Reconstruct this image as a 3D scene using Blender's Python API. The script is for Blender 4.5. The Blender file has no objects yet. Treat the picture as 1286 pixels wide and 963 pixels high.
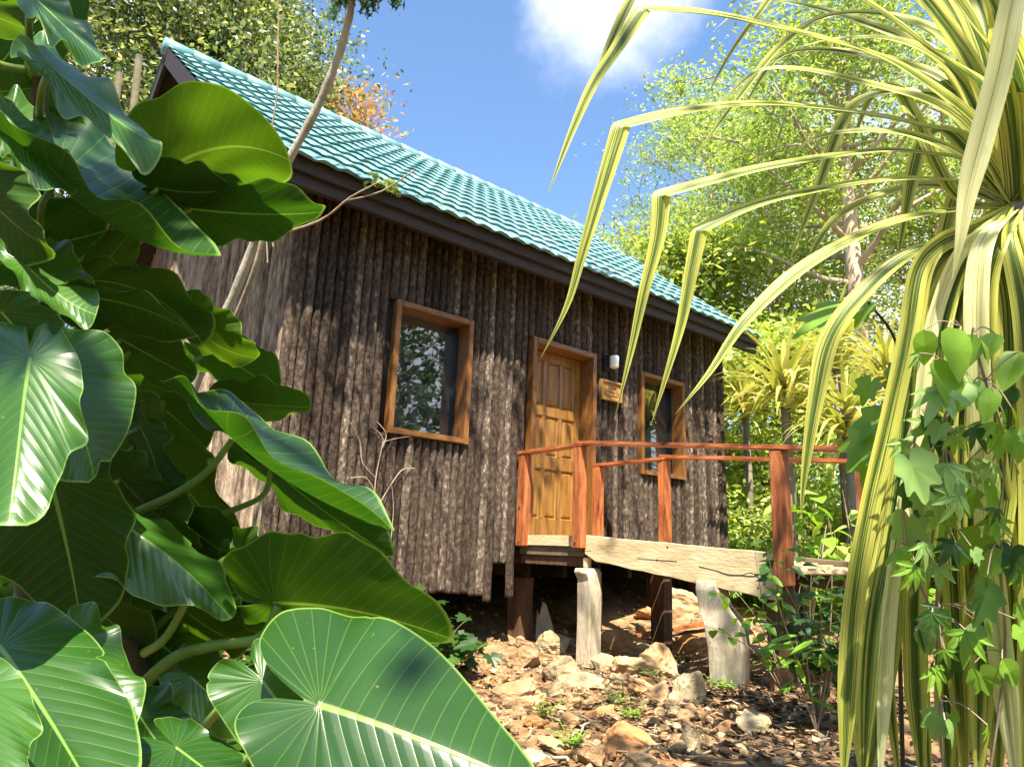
import bpy, bmesh, math, random
import numpy as np
from mathutils import Vector, Matrix, noise
R_ = math.radians
scene = bpy.context.scene
COL = scene.collection

# ------------------------------------------------------------------ camera
PW, PH, FPX = 1286.0, 963.0, 893.7
CAM = Vector((-4.939, -5.633, -0.122))
_y, _p, _r = R_(50.031), R_(13.104), R_(2.156)
FW = Vector((math.cos(_y)*math.cos(_p), math.sin(_y)*math.cos(_p), math.sin(_p)))
_ri = Vector((math.sin(_y), -math.cos(_y), 0)); _up = _ri.cross(FW)
RI = _ri*math.cos(_r) + _up*math.sin(_r)
UP = -_ri*math.sin(_r) + _up*math.cos(_r)
cd = bpy.data.cameras.new('camera'); cam = bpy.data.objects.new('camera', cd); COL.objects.link(cam)
m = Matrix.Identity(4)
for i in range(3):
    m[i][0], m[i][1], m[i][2], m[i][3] = RI[i], UP[i], -FW[i], CAM[i]
cam.matrix_world = m
cd.sensor_width = 36.0; cd.lens = 36.0*FPX/PW; cd.clip_start = 0.05; cd.clip_end = 2000
scene.camera = cam

# ------------------------------------------------------------------ light
SUN = Vector((-0.44, -0.62, 1.36)).normalized()
SUN_STRENGTH, SKY_STRENGTH, EXPOSURE = 5.0, 0.068, 1.75
sd = bpy.data.lights.new('sun', 'SUN'); sd.energy = SUN_STRENGTH; sd.angle = R_(0.53); sd.color = (1.0, 0.91, 0.75)
so = bpy.data.objects.new('sun', sd); COL.objects.link(so)
so.rotation_euler = (-SUN).to_track_quat('-Z', 'Y').to_euler(); so.location = (-10, -12, 20)
world = bpy.data.worlds.new('World'); scene.world = world; world.use_nodes = True
wn, wl = world.node_tree.nodes, world.node_tree.links
wn.clear()
wo = wn.new('ShaderNodeOutputWorld'); bg = wn.new('ShaderNodeBackground'); bg.inputs[1].default_value = SKY_STRENGTH
sky = wn.new('ShaderNodeTexSky'); sky.sky_type = 'NISHITA'; sky.sun_disc = False
sky.sun_elevation = math.asin(SUN.z); sky.sun_rotation = math.atan2(SUN.x, SUN.y)
sky.air_density = 1.0; sky.dust_density = 1.2; sky.ozone_density = 2.5; sky.altitude = 300
# fair-weather clouds in the sky, plus an unseen one added for the panes
tc = wn.new('ShaderNodeTexCoord')
nz = wn.new('ShaderNodeTexNoise'); nz.inputs['Scale'].default_value = 3.6; nz.inputs['Detail'].default_value = 9; nz.inputs['Roughness'].default_value = 0.6
wl.new(tc.outputs['Generated'], nz.inputs['Vector'])
def cloud_blob(d, lo, hi):
    dp = wn.new('ShaderNodeVectorMath'); dp.operation = 'DOT_PRODUCT'; dp.inputs[1].default_value = d.normalized()
    wl.new(tc.outputs['Generated'], dp.inputs[0])
    mr = wn.new('ShaderNodeMapRange'); mr.inputs[1].default_value = lo; mr.inputs[2].default_value = hi
    wl.new(dp.outputs['Value'], mr.inputs[0]); return mr.outputs[0]
def pray(u, v): return FW + RI*((u-PW/2)/FPX) - UP*((v-PH/2)/FPX)
b1 = cloud_blob(pray(770, -45), 0.985, 1.002)
b2 = cloud_blob(pray(1120, 330), 0.96, 1.0)
b3 = cloud_blob(pray(40, 40), 0.97, 1.0)
mx = wn.new('ShaderNodeMath'); mx.operation = 'MAXIMUM'; wl.new(b1, mx.inputs[0]); wl.new(b2, mx.inputs[1])
mx3 = wn.new('ShaderNodeMath'); mx3.operation = 'MAXIMUM'; wl.new(b3, mx3.inputs[0]); wl.new(cloud_blob(Vector((0.53, -0.8, 0.32)), 0.80, 1.0), mx3.inputs[1])  # unseen cloud added behind the viewer to whiten the pane reflections
mx2 = wn.new('ShaderNodeMath'); mx2.operation = 'MAXIMUM'; wl.new(mx.outputs[0], mx2.inputs[0]); wl.new(mx3.outputs[0], mx2.inputs[1])
ad = wn.new('ShaderNodeMath'); ad.operation = 'MULTIPLY_ADD'; ad.inputs[1].default_value = 0.62
wl.new(mx2.outputs[0], ad.inputs[0]); wl.new(nz.outputs['Fac'], ad.inputs[2])
cr = wn.new('ShaderNodeMapRange'); cr.interpolation_type = 'SMOOTHSTEP'; cr.inputs[1].default_value = 0.62; cr.inputs[2].default_value = 1.12
wl.new(ad.outputs[0], cr.inputs[0])
cm = wn.new('ShaderNodeMix'); cm.data_type = 'RGBA'
tint = wn.new('ShaderNodeMix'); tint.data_type = 'RGBA'; tint.blend_type = 'MULTIPLY'; tint.inputs[0].default_value = 1.0
wl.new(sky.outputs[0], tint.inputs[6]); tint.inputs[7].default_value = (1.22, 1.38, 1.46, 1)
wl.new(cr.outputs[0], cm.inputs[0]); wl.new(tint.outputs[2], cm.inputs[6]); cm.inputs[7].default_value = (7.5, 7.6, 9.0, 1)
wl.new(cm.outputs[2], bg.inputs[0]); wl.new(bg.outputs[0], wo.inputs[0])
vs = scene.view_settings
scene.display_settings.display_device = 'sRGB'
vs.view_transform = 'Standard'; vs.look = 'None'; vs.exposure = EXPOSURE; vs.gamma = 1.0; vs.use_curve_mapping = False
scene.cycles.max_bounces = 5; scene.cycles.diffuse_bounces = 2; scene.cycles.transparent_max_bounces = 4
scene.cycles.sample_clamp_indirect = 6.0

# ------------------------------------------------------------------ helpers
def at(u, v, d): return CAM + pray(u, v)*d
def root_loc(o):
    L = Vector((0, 0, 0))
    while o is not None: L = L + o.location; o = o.parent
    return L
def tag(o, label=None, cat=None, group=None, kind=None):
    if label: o['label'] = label
    if cat: o['category'] = cat
    if group: o['group'] = group
    if kind: o['kind'] = kind
    return o
def thing(name, loc, label, cat, group=None):
    o = bpy.data.objects.new(name, None); o.empty_display_size = 0.1
    o.location = loc; COL.objects.link(o); return tag(o, label, cat, group)
def mesh_np(name, V, F, mats, parent=None, loc=None, smooth=False, uv=None, midx=None):
    """V (N,3) world coordinates; F list of faces or (M,k) array"""
    V = np.asarray(V, dtype=np.float64)
    L = root_loc(parent) if parent is not None else Vector(loc if loc is not None else (0, 0, 0))
    V = V - np.array(L)
    me = bpy.data.meshes.new(name)
    if isinstance(F, np.ndarray):
        k = F.shape[1]; n = F.shape[0]
        me.vertices.add(len(V)); me.vertices.foreach_set('co', V.ravel())
        me.loops.add(n*k); me.loops.foreach_set('vertex_index', F.ravel().astype(np.int32))
        me.polygons.add(n); me.polygons.foreach_set('loop_start', (np.arange(n)*k).astype(np.int32))
        try: me.polygons.foreach_set('loop_total', np.full(n, k, dtype=np.int32))
        except Exception: pass
        me.update(calc_edges=True)
    else:
        me.from_pydata(V.tolist(), [], [list(f) for f in F]); me.update()
    if uv is not None:
        li = np.empty(len(me.loops), dtype=np.int32); me.loops.foreach_get('vertex_index', li)
        for nm, arr in uv.items():
            lay = me.uv_layers.new(name=nm)
            lay.data.foreach_set('uv', np.asarray(arr, dtype=np.float32)[li].ravel())
    for mt in (mats if isinstance(mats, (list, tuple)) else [mats]): me.materials.append(mt)
    if midx is not None: me.polygons.foreach_set('material_index', np.asarray(midx, dtype=np.int32))
    me.polygons.foreach_set('use_smooth', np.full(len(me.polygons), bool(smooth)))
    o = bpy.data.objects.new(name, me); COL.objects.link(o)
    if parent is not None: o.parent = parent
    else: o.location = L
    return o
class MB:
    def __init__(s): s.v = []; s.f = []
    def quad(s, a, b, c, d):
        n = len(s.v); s.v += [tuple(a), tuple(b), tuple(c), tuple(d)]; s.f.append((n, n+1, n+2, n+3))
    def box(s, x0, x1, y0, y1, z0, z1, bev=0.0):
        bm = bmesh.new(); bmesh.ops.create_cube(bm, size=1.0)
        for v in bm.verts: v.co = Vector(((x0+x1)/2+v.co.x*(x1-x0), (y0+y1)/2+v.co.y*(y1-y0), (z0+z1)/2+v.co.z*(z1-z0)))
        if bev: bmesh.ops.bevel(bm, geom=bm.edges[:], offset=bev, segments=2, affect='EDGES')
        s.add_bm(bm)
    def bar(s, a, b, w, h, up=(0, 0, 1), bev=0.004, jit=0, w2=None, h2=None, seg=1):
        """rectangular bar from a to b"""
        a, b = Vector(a), Vector(b); t = (b-a).normalized(); sx = t.cross(Vector(up)).normalized(); sz = sx.cross(t)
        bm = bmesh.new(); rings = []
        w2 = w if w2 is None else w2; h2 = h if h2 is None else h2
        for i in range(seg+1):
            q = i/seg; c = a.lerp(b, q); ww = w+(w2-w)*q; hh = h+(h2-h)*q
            rings.append([bm.verts.new(c+sx*(i1*ww/2+random.uniform(-jit, jit))+sz*(j1*hh/2+random.uniform(-jit, jit))) for i1, j1 in ((-1, -1), (1, -1), (1, 1), (-1, 1))])
        for r0, r1 in zip(rings, rings[1:]):
            for k in range(4): bm.faces.new((r0[k], r0[(k+1) % 4], r1[(k+1) % 4], r1[k]))
        bm.faces.new(rings[0][::-1]); bm.faces.new(rings[-1])
        if bev: bmesh.ops.bevel(bm, geom=bm.edges[:], offset=bev, segments=2, affect='EDGES')
        bmesh.ops.recalc_face_normals(bm, faces=bm.faces)
        s.add_bm(bm)
    def add_bm(s, bm):
        n = len(s.v); bm.verts.index_update()
        s.v += [tuple(v.co) for v in bm.verts]; s.f += [tuple(n+v.index for v in f.verts) for f in bm.faces]; bm.free()
    def tube(s, pts, rad, n=8, cap=True):
        pts = [Vector(p) for p in pts]; k0 = len(s.v); N = len(pts)
        if not isinstance(rad, (list, tuple)): rad = [rad]*N
        ref = Vector((0.31, 0.95, 0.1)).normalized(); prev = None
        for i, p in enumerate(pts):
            t = (pts[min(i+1, N-1)]-pts[max(i-1, 0)]).normalized()
            if prev is None:
                a = t.cross(ref); a = a if a.length > 1e-3 else t.cross(Vector((1, 0, 0))); a.normalize()
            else: a = (prev-t*prev.dot(t)).normalized()
            prev = a; b = t.cross(a)
            for k in range(n):
                g = 2*math.pi*k/n; s.v.append(tuple(p+(a*math.cos(g)+b*math.sin(g))*rad[i]))
        for i in range(N-1):
            for k in range(n):
                a0 = k0+i*n+k; a1 = k0+i*n+(k+1) % n; s.f.append((a0, a1, a1+n, a0+n))
        if cap: s.f.append(tuple(k0+k for k in range(n))[::-1]); s.f.append(tuple(k0+(N-1)*n+k for k in range(n)))
    def build(s, name, mats, parent=None, loc=None, smooth=False):
        return mesh_np(name, np.array(s.v), s.f, mats, parent, loc, smooth)
def spline(pts, n=8):
    """Catmull-Rom through points (Vectors)"""
    P = [Vector(p) for p in pts]; out = []
    for i in range(len(P)-1):
        p0, p1, p2, p3 = P[max(i-1, 0)], P[i], P[i+1], P[min(i+2, len(P)-1)]
        for k in range(n):
            t = k/n
            out.append(0.5*((2*p1)+(p2-p0)*t+(2*p0-5*p1+4*p2-p3)*t*t+(3*p1-p0-3*p2+p3)*t**3))
    out.append(P[-1]); return out

# ------------------------------------------------------------------ materials
def new_mat(name):
    mt = bpy.data.materials.new(name); mt.use_nodes = True
    n = mt.node_tree.nodes; n.clear()
    out = n.new('ShaderNodeOutputMaterial'); bs = n.new('ShaderNodeBsdfPrincipled')
    mt.node_tree.links.new(bs.outputs[0], out.inputs[0])
    return mt, n, mt.node_tree.links, bs, out
def ramp(n, stops, interp='LINEAR'):
    r = n.new('ShaderNodeValToRGB'); e = r.color_ramp; e.interpolation = interp
    while len(e.elements) < len(stops): e.elements.new(0.5)
    for el, (p, c) in zip(e.elements, stops): el.position = p; el.color = (*c, 1)
    return r
def M(name, stops, scale=6.0, stretch=(1, 1, 1), rough=0.7, bump=0.3, bscale=None, detail=6, island=0.0, objrand=0.0, metallic=0, spec=0.4, coat=0, bdist=0.02):
    mt, n, l, bs, out = new_mat(name)
    tcn = n.new('ShaderNodeTexCoord'); mp = n.new('ShaderNodeMapping'); mp.inputs['Scale'].default_value = stretch
    l.new(tcn.outputs['Object'], mp.inputs[0])
    nt = n.new('ShaderNodeTexNoise'); nt.inputs['Scale'].default_value = scale; nt.inputs['Detail'].default_value = detail; nt.inputs['Roughness'].default_value = 0.62
    l.new(mp.outputs[0], nt.inputs['Vector'])
    fac = nt.outputs['Fac']
    if island or objrand:
        if island: g = n.new('ShaderNodeNewGeometry'); src = g.outputs['Random Per Island']; amt = island
        else: g = n.new('ShaderNodeObjectInfo'); src = g.outputs['Random']; amt = objrand
        ma = n.new('ShaderNodeMath'); ma.operation = 'MULTIPLY_ADD'; ma.inputs[1].default_value = amt; l.new(src, ma.inputs[0])
        sb = n.new('ShaderNodeMath'); sb.operation = 'SUBTRACT'; l.new(fac, sb.inputs[0]); sb.inputs[1].default_value = amt/2
        l.new(sb.outputs[0], ma.inputs[2]); fac = ma.outputs[0]
    r = ramp(n, stops); l.new(fac, r.inputs[0]); l.new(r.outputs[0], bs.inputs['Base Color'])
    bs.inputs['Roughness'].default_value = rough; bs.inputs['Metallic'].default_value = metallic
    bs.inputs['Specular IOR Level'].default_value = spec; bs.inputs['Coat Weight'].default_value = coat
    if bump:
        nb = n.new('ShaderNodeTexNoise'); nb.inputs['Scale'].default_value = bscale or scale*3; nb.inputs['Detail'].default_value = 8; nb.inputs['Roughness'].default_value = 0.65
        l.new(mp.outputs[0], nb.inputs['Vector'])
        bp = n.new('ShaderNodeBump'); bp.inputs['Strength'].default_value = bump; bp.inputs['Distance'].default_value = bdist
        l.new(nb.outputs['Fac'], bp.inputs['Height']); l.new(bp.outputs[0], bs.inputs['Normal'])
    return mt
def foliage(name, cols, trans=0.4, tcol=None, rough=0.5, spec=0.4):
    """leaf material: per-leaf colour variation plus translucency"""
    mt, n, l, bs, out = new_mat(name)
    g = n.new('ShaderNodeNewGeometry')
    k = len(cols); r = ramp(n, [(i/max(1, k-1), c) for i, c in enumerate(cols)]); l.new(g.outputs['Random Per Island'], r.inputs[0])
    l.new(r.outputs[0], bs.inputs['Base Color']); bs.inputs['Roughness'].default_value = rough; bs.inputs['Specular IOR Level'].default_value = spec
    tr = n.new('ShaderNodeBsdfTranslucent')
    mxc = n.new('ShaderNodeMix'); mxc.data_type = 'RGBA'; mxc.blend_type = 'MULTIPLY'; mxc.inputs[0].default_value = 1
    l.new(r.outputs[0], mxc.inputs[6]); mxc.inputs[7].default_value = (*(tcol or (2.0, 1.9, 0.7)), 1); l.new(mxc.outputs[2], tr.inputs[0])
    ms = n.new('ShaderNodeMixShader'); ms.inputs[0].default_value = trans
    l.new(bs.outputs[0], ms.inputs[1]); l.new(tr.outputs[0], ms.inputs[2]); l.new(ms.outputs[0], out.inputs[0])
    return mt
def big_leaf_mat():
    mt, n, l, bs, out = new_mat('elephant_ear_leaf')
    uvf = n.new('ShaderNodeUVMap'); uvf.uv_map = 'flat'; uvv = n.new('ShaderNodeUVMap'); uvv.uv_map = 'vein'
    sf = n.new('ShaderNodeSeparateXYZ'); l.new(uvf.outputs[0], sf.inputs[0])
    sv = n.new('ShaderNodeSeparateXYZ'); l.new(uvv.outputs[0], sv.inputs[0])
    def mth(op, a, b=None, c=None):
        q = n.new('ShaderNodeMath'); q.operation = op
        for i, x in enumerate((a, b, c)):
            if x is None: continue
            if isinstance(x, (int, float)): q.inputs[i].default_value = x
            else: l.new(x, q.inputs[i])
        return q.outputs[0]
    fr = mth('FRACT', sv.outputs[0]); ab = mth('ABSOLUTE', mth('SUBTRACT', fr, 0.5)); dist = mth('MULTIPLY', mth('SUBTRACT', 0.5, ab), sv.outputs[1])
    def line(d, w0, w1):
        q = n.new('ShaderNodeMapRange'); q.interpolation_type = 'SMOOTHSTEP'; l.new(d, q.inputs[0])
        q.inputs[1].default_value = w0; q.inputs[2].default_value = w1; q.inputs[3].default_value = 1; q.inputs[4].default_value = 0; return q.outputs[0]
    side = mth('MULTIPLY', line(dist, 0.0006, 0.0042), 0.26)
    ax = mth('ABSOLUTE', sf.outputs[0])
    mw = mth('MULTIPLY_ADD', mth('MAXIMUM', mth('SUBTRACT', 1.0, sf.outputs[1]), 0.0), 0.013, 0.003)
    q = n.new('ShaderNodeMapRange'); q.interpolation_type = 'SMOOTHSTEP'; l.new(mth('DIVIDE', ax, mw), q.inputs[0]); q.inputs[1].default_value = 0.6; q.inputs[2].default_value = 1.25; q.inputs[3].default_value = 1; q.inputs[4].default_value = 0
    gt = mth('GREATER_THAN', sf.outputs[1], -0.012)
    mid = mth('MULTIPLY', q.outputs[0], gt)
    vein = mth('MAXIMUM', side, mid)
    # margin line
    sr = n.new('ShaderNodeUVMap'); sr.uv_map = 'rim'; ss = n.new('ShaderNodeSeparateXYZ'); l.new(sr.outputs[0], ss.inputs[0])
    rim = n.new('ShaderNodeMapRange'); l.new(ss.outputs[0], rim.inputs[0]); rim.inputs[1].default_value = 0.975; rim.inputs[2].default_value = 0.992
    vein2 = mth('MAXIMUM', vein, mth('MULTIPLY', rim.outputs[0], 0.85))
    oi = n.new('ShaderNodeObjectInfo')
    tcn = n.new('ShaderNodeTexCoord'); nt = n.new('ShaderNodeTexNoise'); nt.inputs['Scale'].default_value = 7; nt.inputs['Detail'].default_value = 6; l.new(tcn.outputs['Object'], nt.inputs['Vector'])
    hue = mth('ADD', mth('MULTIPLY', oi.outputs['Random'], 0.6), mth('MULTIPLY', nt.outputs['Fac'], 0.5))
    top = ramp(n, [(0.1, (0.009, 0.040, 0.004)), (0.5, (0.020, 0.078, 0.007)), (0.9, (0.048, 0.135, 0.012))]); l.new(hue, top.inputs[0])
    und = ramp(n, [(0.1, (0.020, 0.055, 0.008)), (0.5, (0.032, 0.078, 0.010)), (0.9, (0.060, 0.11, 0.012))]); l.new(hue, und.inputs[0])
    geo = n.new('ShaderNodeNewGeometry')
    mside = n.new('ShaderNodeMix'); mside.data_type = 'RGBA'; l.new(geo.outputs['Backfacing'], mside.inputs[0]); l.new(top.outputs[0], mside.inputs[6]); l.new(und.outputs[0], mside.inputs[7])
    # blemishes
    sp = n.new('ShaderNodeTexNoise'); sp.inputs['Scale'].default_value = 60; sp.inputs['Detail'].default_value = 2; l.new(tcn.outputs['Object'], sp.inputs['Vector'])
    spm = n.new('ShaderNodeMapRange'); l.new(sp.outputs['Fac'], spm.inputs[0]); spm.inputs[1].default_value = 0.74; spm.inputs[2].default_value = 0.78; spm.inputs[4].default_value = 0.5
    mb = n.new('ShaderNodeMix'); mb.data_type = 'RGBA'; l.new(spm.outputs[0], mb.inputs[0]); l.new(mside.outputs[2], mb.inputs[6]); mb.inputs[7].default_value = (0.30, 0.27, 0.10, 1)
    ed = n.new('ShaderNodeMapRange'); l.new(ss.outputs[0], ed.inputs[0]); ed.inputs[1].default_value = 0.80; ed.inputs[2].default_value = 1.0
    en = n.new('ShaderNodeTexNoise'); en.inputs['Scale'].default_value = 14; en.inputs['Detail'].default_value = 5; l.new(tcn.outputs['Object'], en.inputs['Vector'])
    eb = n.new('ShaderNodeMapRange'); l.new(mth('MULTIPLY', ed.outputs[0], en.outputs['Fac']), eb.inputs[0]); eb.inputs[1].default_value = 0.56; eb.inputs[2].default_value = 0.63; eb.inputs[4].default_value = 0.85
    mbe = n.new('ShaderNodeMix'); mbe.data_type = 'RGBA'; l.new(eb.outputs[0], mbe.inputs[0]); l.new(mb.outputs[2], mbe.inputs[6]); mbe.inputs[7].default_value = (0.23, 0.14, 0.045, 1); mb = mbe
    mv = n.new('ShaderNodeMix'); mv.data_type = 'RGBA'; l.new(vein2, mv.inputs[0]); l.new(mb.outputs[2], mv.inputs[6]); mv.inputs[7].default_value = (0.19, 0.33, 0.06, 1)
    l.new(mv.outputs[2], bs.inputs['Base Color'])
    rr = n.new('ShaderNodeMix'); rr.data_type = 'FLOAT'; l.new(geo.outputs['Backfacing'], rr.inputs[0]); rr.inputs[2].default_value = 0.36; rr.inputs[3].default_value = 0.6
    l.new(rr.outputs[0], bs.inputs['Roughness']); rsp = n.new('ShaderNodeMix'); rsp.data_type = 'FLOAT'; l.new(geo.outputs['Backfacing'], rsp.inputs[0]); rsp.inputs[2].default_value = 0.75; rsp.inputs[3].default_value = 0.15; l.new(rsp.outputs[0], bs.inputs['Specular IOR Level'])
    # raised blade between sunken veins
    hgt = mth('SUBTRACT', mth('MULTIPLY', mth('SQRT', mth('MAXIMUM', dist, 0.0)), 1.0), mth('MULTIPLY', vein, 0.10))
    fine = mth('MULTIPLY_ADD', nt.outputs['Fac'], 0.25, hgt)
    bp = n.new('ShaderNodeBump'); bp.inputs['Strength'].default_value = 0.2; bp.inputs['Distance'].default_value = 0.02; l.new(fine, bp.inputs['Height']); l.new(bp.outputs[0], bs.inputs['Normal'])
    tr = n.new('ShaderNodeBsdfTranslucent'); tcl = n.new('ShaderNodeMix'); tcl.data_type = 'RGBA'; l.new(vein2, tcl.inputs[0])
    tramp = ramp(n, [(0.15, (0.035, 0.16, 0.006)), (0.85, (0.14, 0.28, 0.006))]); l.new(hue, tramp.inputs[0]); l.new(tramp.outputs[0], tcl.inputs[6]); tcl.inputs[7].default_value = (0.3, 0.45, 0.04, 1)
    l.new(tcl.outputs[2], tr.inputs[0])
    ms = n.new('ShaderNodeMixShader'); ms.inputs[0].default_value = 0.30
    l.new(bs.outputs[0], ms.inputs[1]); l.new(tr.outputs[0], ms.inputs[2]); l.new(ms.outputs[0], out.inputs[0])
    return mt
def striped_leaf_mat(name, yellow, green, gfrac, trans=0.35):
    """variegated strap leaf: stripes run along the leaf (u across)"""
    mt, n, l, bs, out = new_mat(name)
    uv = n.new('ShaderNodeUVMap'); uv.uv_map = 'flat'; sx = n.new('ShaderNodeSeparateXYZ'); l.new(uv.outputs[0], sx.inputs[0])
    oi = n.new('ShaderNodeObjectInfo')
    w = n.new('ShaderNodeMath'); w.operation = 'MULTIPLY'; l.new(oi.outputs['Random'], w.inputs[0]); w.inputs[1].default_value = 37.0
    cb = n.new('ShaderNodeCombineXYZ'); l.new(sx.outputs[0], cb.inputs[0]); l.new(w.outputs[0], cb.inputs[2])
    v8 = n.new('ShaderNodeMath'); v8.operation = 'MULTIPLY'; l.new(sx.outputs[1], v8.inputs[0]); v8.inputs[1].default_value = 0.022; l.new(v8.outputs[0], cb.inputs[1])
    nt = n.new('ShaderNodeTexNoise'); nt.inputs['Scale'].default_value = 17.0; nt.inputs['Detail'].default_value = 4; nt.inputs['Roughness'].default_value = 0.7; l.new(cb.outputs[0], nt.inputs['Vector'])
    # margins keep yellow, centre more green
    e = n.new('ShaderNodeMath'); e.operation = 'ABSOLUTE'; s5 = n.new('ShaderNodeMath'); s5.operation = 'SUBTRACT'; l.new(sx.outputs[0], s5.inputs[0]); s5.inputs[1].default_value = 0.5; l.new(s5.outputs[0], e.inputs[0])
    e2 = n.new('ShaderNodeMath'); e2.operation = 'MULTIPLY_ADD'; l.new(e.outputs[0], e2.inputs[0]); e2.inputs[1].default_value = 0.55; l.new(nt.outputs['Fac'], e2.inputs[2])
    r = ramp(n, [(gfrac-0.05, green), (gfrac-0.01, tuple(0.5*(a+b) for a, b in zip(yellow, green))), (gfrac+0.05, yellow), (gfrac+0.25, tuple(min(1, c*1.25) for c in yellow))]); l.new(e2.outputs[0], r.inputs[0])
    # some rust spots
    tcn = n.new('ShaderNodeTexCoord'); n2 = n.new('ShaderNodeTexNoise'); n2.inputs['Scale'].default_value = 9; n2.inputs['Detail'].default_value = 5; l.new(tcn.outputs['Object'], n2.inputs['Vector'])
    mr = n.new('ShaderNodeMapRange'); l.new(n2.outputs['Fac'], mr.inputs[0]); mr.inputs[1].default_value = 0.68; mr.inputs[2].default_value = 0.8; mr.inputs[4].default_value = 0.45
    mxx = n.new('ShaderNodeMix'); mxx.data_type = 'RGBA'; l.new(mr.outputs[0], mxx.inputs[0]); l.new(r.outputs[0], mxx.inputs[6]); mxx.inputs[7].default_value = (0.30, 0.22, 0.06, 1)
    l.new(mxx.outputs[2], bs.inputs['Base Color']); bs.inputs['Roughness'].default_value = 0.42; bs.inputs['Specular IOR Level'].default_value = 0.45
    fb = n.new('ShaderNodeTexNoise'); fb.inputs['Scale'].default_value = 26; fb.inputs['Detail'].default_value = 2; l.new(cb.outputs[0], fb.inputs['Vector'])
    bp = n.new('ShaderNodeBump'); bp.inputs['Strength'].default_value = 0.35; bp.inputs['Distance'].default_value = 0.004; l.new(fb.outputs['Fac'], bp.inputs['Height']); l.new(bp.outputs[0], bs.inputs['Normal'])
    tr = n.new('ShaderNodeBsdfTranslucent'); l.new(mxx.outputs[2], tr.inputs[0])
    ms = n.new('ShaderNodeMixShader'); ms.inputs[0].default_value = trans; l.new(bs.outputs[0], ms.inputs[1]); l.new(tr.outputs[0], ms.inputs[2]); l.new(ms.outputs[0], out.inputs[0])
    return mt

MT = {}
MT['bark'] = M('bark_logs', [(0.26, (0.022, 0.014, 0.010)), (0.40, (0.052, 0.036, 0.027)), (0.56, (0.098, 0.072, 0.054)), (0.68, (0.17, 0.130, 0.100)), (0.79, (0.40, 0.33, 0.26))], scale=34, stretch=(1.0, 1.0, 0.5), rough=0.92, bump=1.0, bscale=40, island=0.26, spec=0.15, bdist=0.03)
MT['bark_sunlit'] = M('sunlit_gable_logs', [(0.25, (0.06, 0.04, 0.028)), (0.45, (0.20, 0.145, 0.10)), (0.62, (0.36, 0.27, 0.19)), (0.8, (0.50, 0.40, 0.29))], scale=13, stretch=(1.6, 1.6, 0.5), rough=0.92, bump=1.0, bscale=24, island=0.22, spec=0.15, bdist=0.03)  # sunlit brightness put into a paler copy of the log colour
MT['dark_wood'] = M('dark_eave_wood', [(0.3, (0.016, 0.009, 0.006)), (0.7, (0.045, 0.027, 0.018))], scale=8, stretch=(0.6, 4, 4), rough=0.6, bump=0.3)
MT['dark_plain'] = M('dark_boarding', [(0.3, (0.015, 0.010, 0.008)), (0.7, (0.04, 0.028, 0.02))], scale=6, rough=0.9, bump=0.2)
MT['frame'] = M('varnished_frame_wood', [(0.25, (0.075, 0.028, 0.007)), (0.5, (0.185, 0.078, 0.020)), (0.8, (0.29, 0.14, 0.042))], scale=10, stretch=(5, 5, 0.7), rough=0.45, bump=0.15, bscale=40, coat=0.15)
MT['frame_h'] = M('varnished_frame_wood_flat', [(0.25, (0.075, 0.028, 0.007)), (0.5, (0.185, 0.078, 0.020)), (0.8, (0.29, 0.14, 0.042))], scale=10, stretch=(0.7, 5, 5), rough=0.45, bump=0.15, bscale=40, coat=0.15)
MT['door'] = M('varnished_door_wood', [(0.22, (0.085, 0.034, 0.007)), (0.45, (0.21, 0.098, 0.020)), (0.6, (0.27, 0.135, 0.030)), (0.85, (0.40, 0.22, 0.065))], scale=5, stretch=(7, 7, 0.6), rough=0.4, bump=0.1, bscale=30, coat=0.2)
MT['rail'] = M('red_stained_timber', [(0.25, (0.07, 0.018, 0.006)), (0.42, (0.25, 0.070, 0.020)), (0.58, (0.42, 0.135, 0.042)), (0.8, (0.54, 0.23, 0.09))], scale=5, stretch=(5, 5, 0.7), rough=0.6, bump=0.45, bscale=22)  # wide dark-to-light range puts shadow variation into the stain colour
MT['rail_h'] = M('red_stained_timber_rail', [(0.25, (0.07, 0.018, 0.008)), (0.42, (0.26, 0.07, 0.022)), (0.58, (0.44, 0.14, 0.05)), (0.8, (0.56, 0.25, 0.11))], scale=5, stretch=(5, 0.7, 5), rough=0.6, bump=0.45, bscale=22)
MT['beam'] = M('sawn_pale_timber', [(0.2, (0.22, 0.15, 0.075)), (0.42, (0.52, 0.40, 0.22)), (0.6, (0.63, 0.51, 0.31)), (0.85, (0.70, 0.60, 0.41))], scale=3.5, stretch=(3, 0.7, 2.0), rough=0.8, bump=0.35, bscale=20)
MT['pier'] = M('weathered_pier_timber', [(0.2, (0.14, 0.11, 0.07)), (0.45, (0.38, 0.32, 0.22)), (0.7, (0.55, 0.49, 0.38)), (0.9, (0.63, 0.59, 0.50))], scale=5, stretch=(3, 3, 0.8), rough=0.9, bump=0.5, bscale=18)
MT['stilt'] = M('brown_stilt_timber', [(0.3, (0.05, 0.025, 0.014)), (0.7, (0.15, 0.075, 0.04))], scale=6, stretch=(4, 4, 0.7), rough=0.8, bump=0.3)
MT['beam_dark'] = M('grey_brown_beam', [(0.3, (0.08, 0.06, 0.035)), (0.7, (0.22, 0.17, 0.10))], scale=6, stretch=(2, 0.7, 2), rough=0.85, bump=0.3)
MT['trunk_pale'] = M('pale_tree_bark', [(0.25, (0.18, 0.11, 0.075)), (0.5, (0.46, 0.33, 0.25)), (0.75, (0.66, 0.52, 0.42))], scale=1.6, stretch=(1, 1, 0.5), rough=0.85, bump=0.4, bscale=9)
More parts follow.
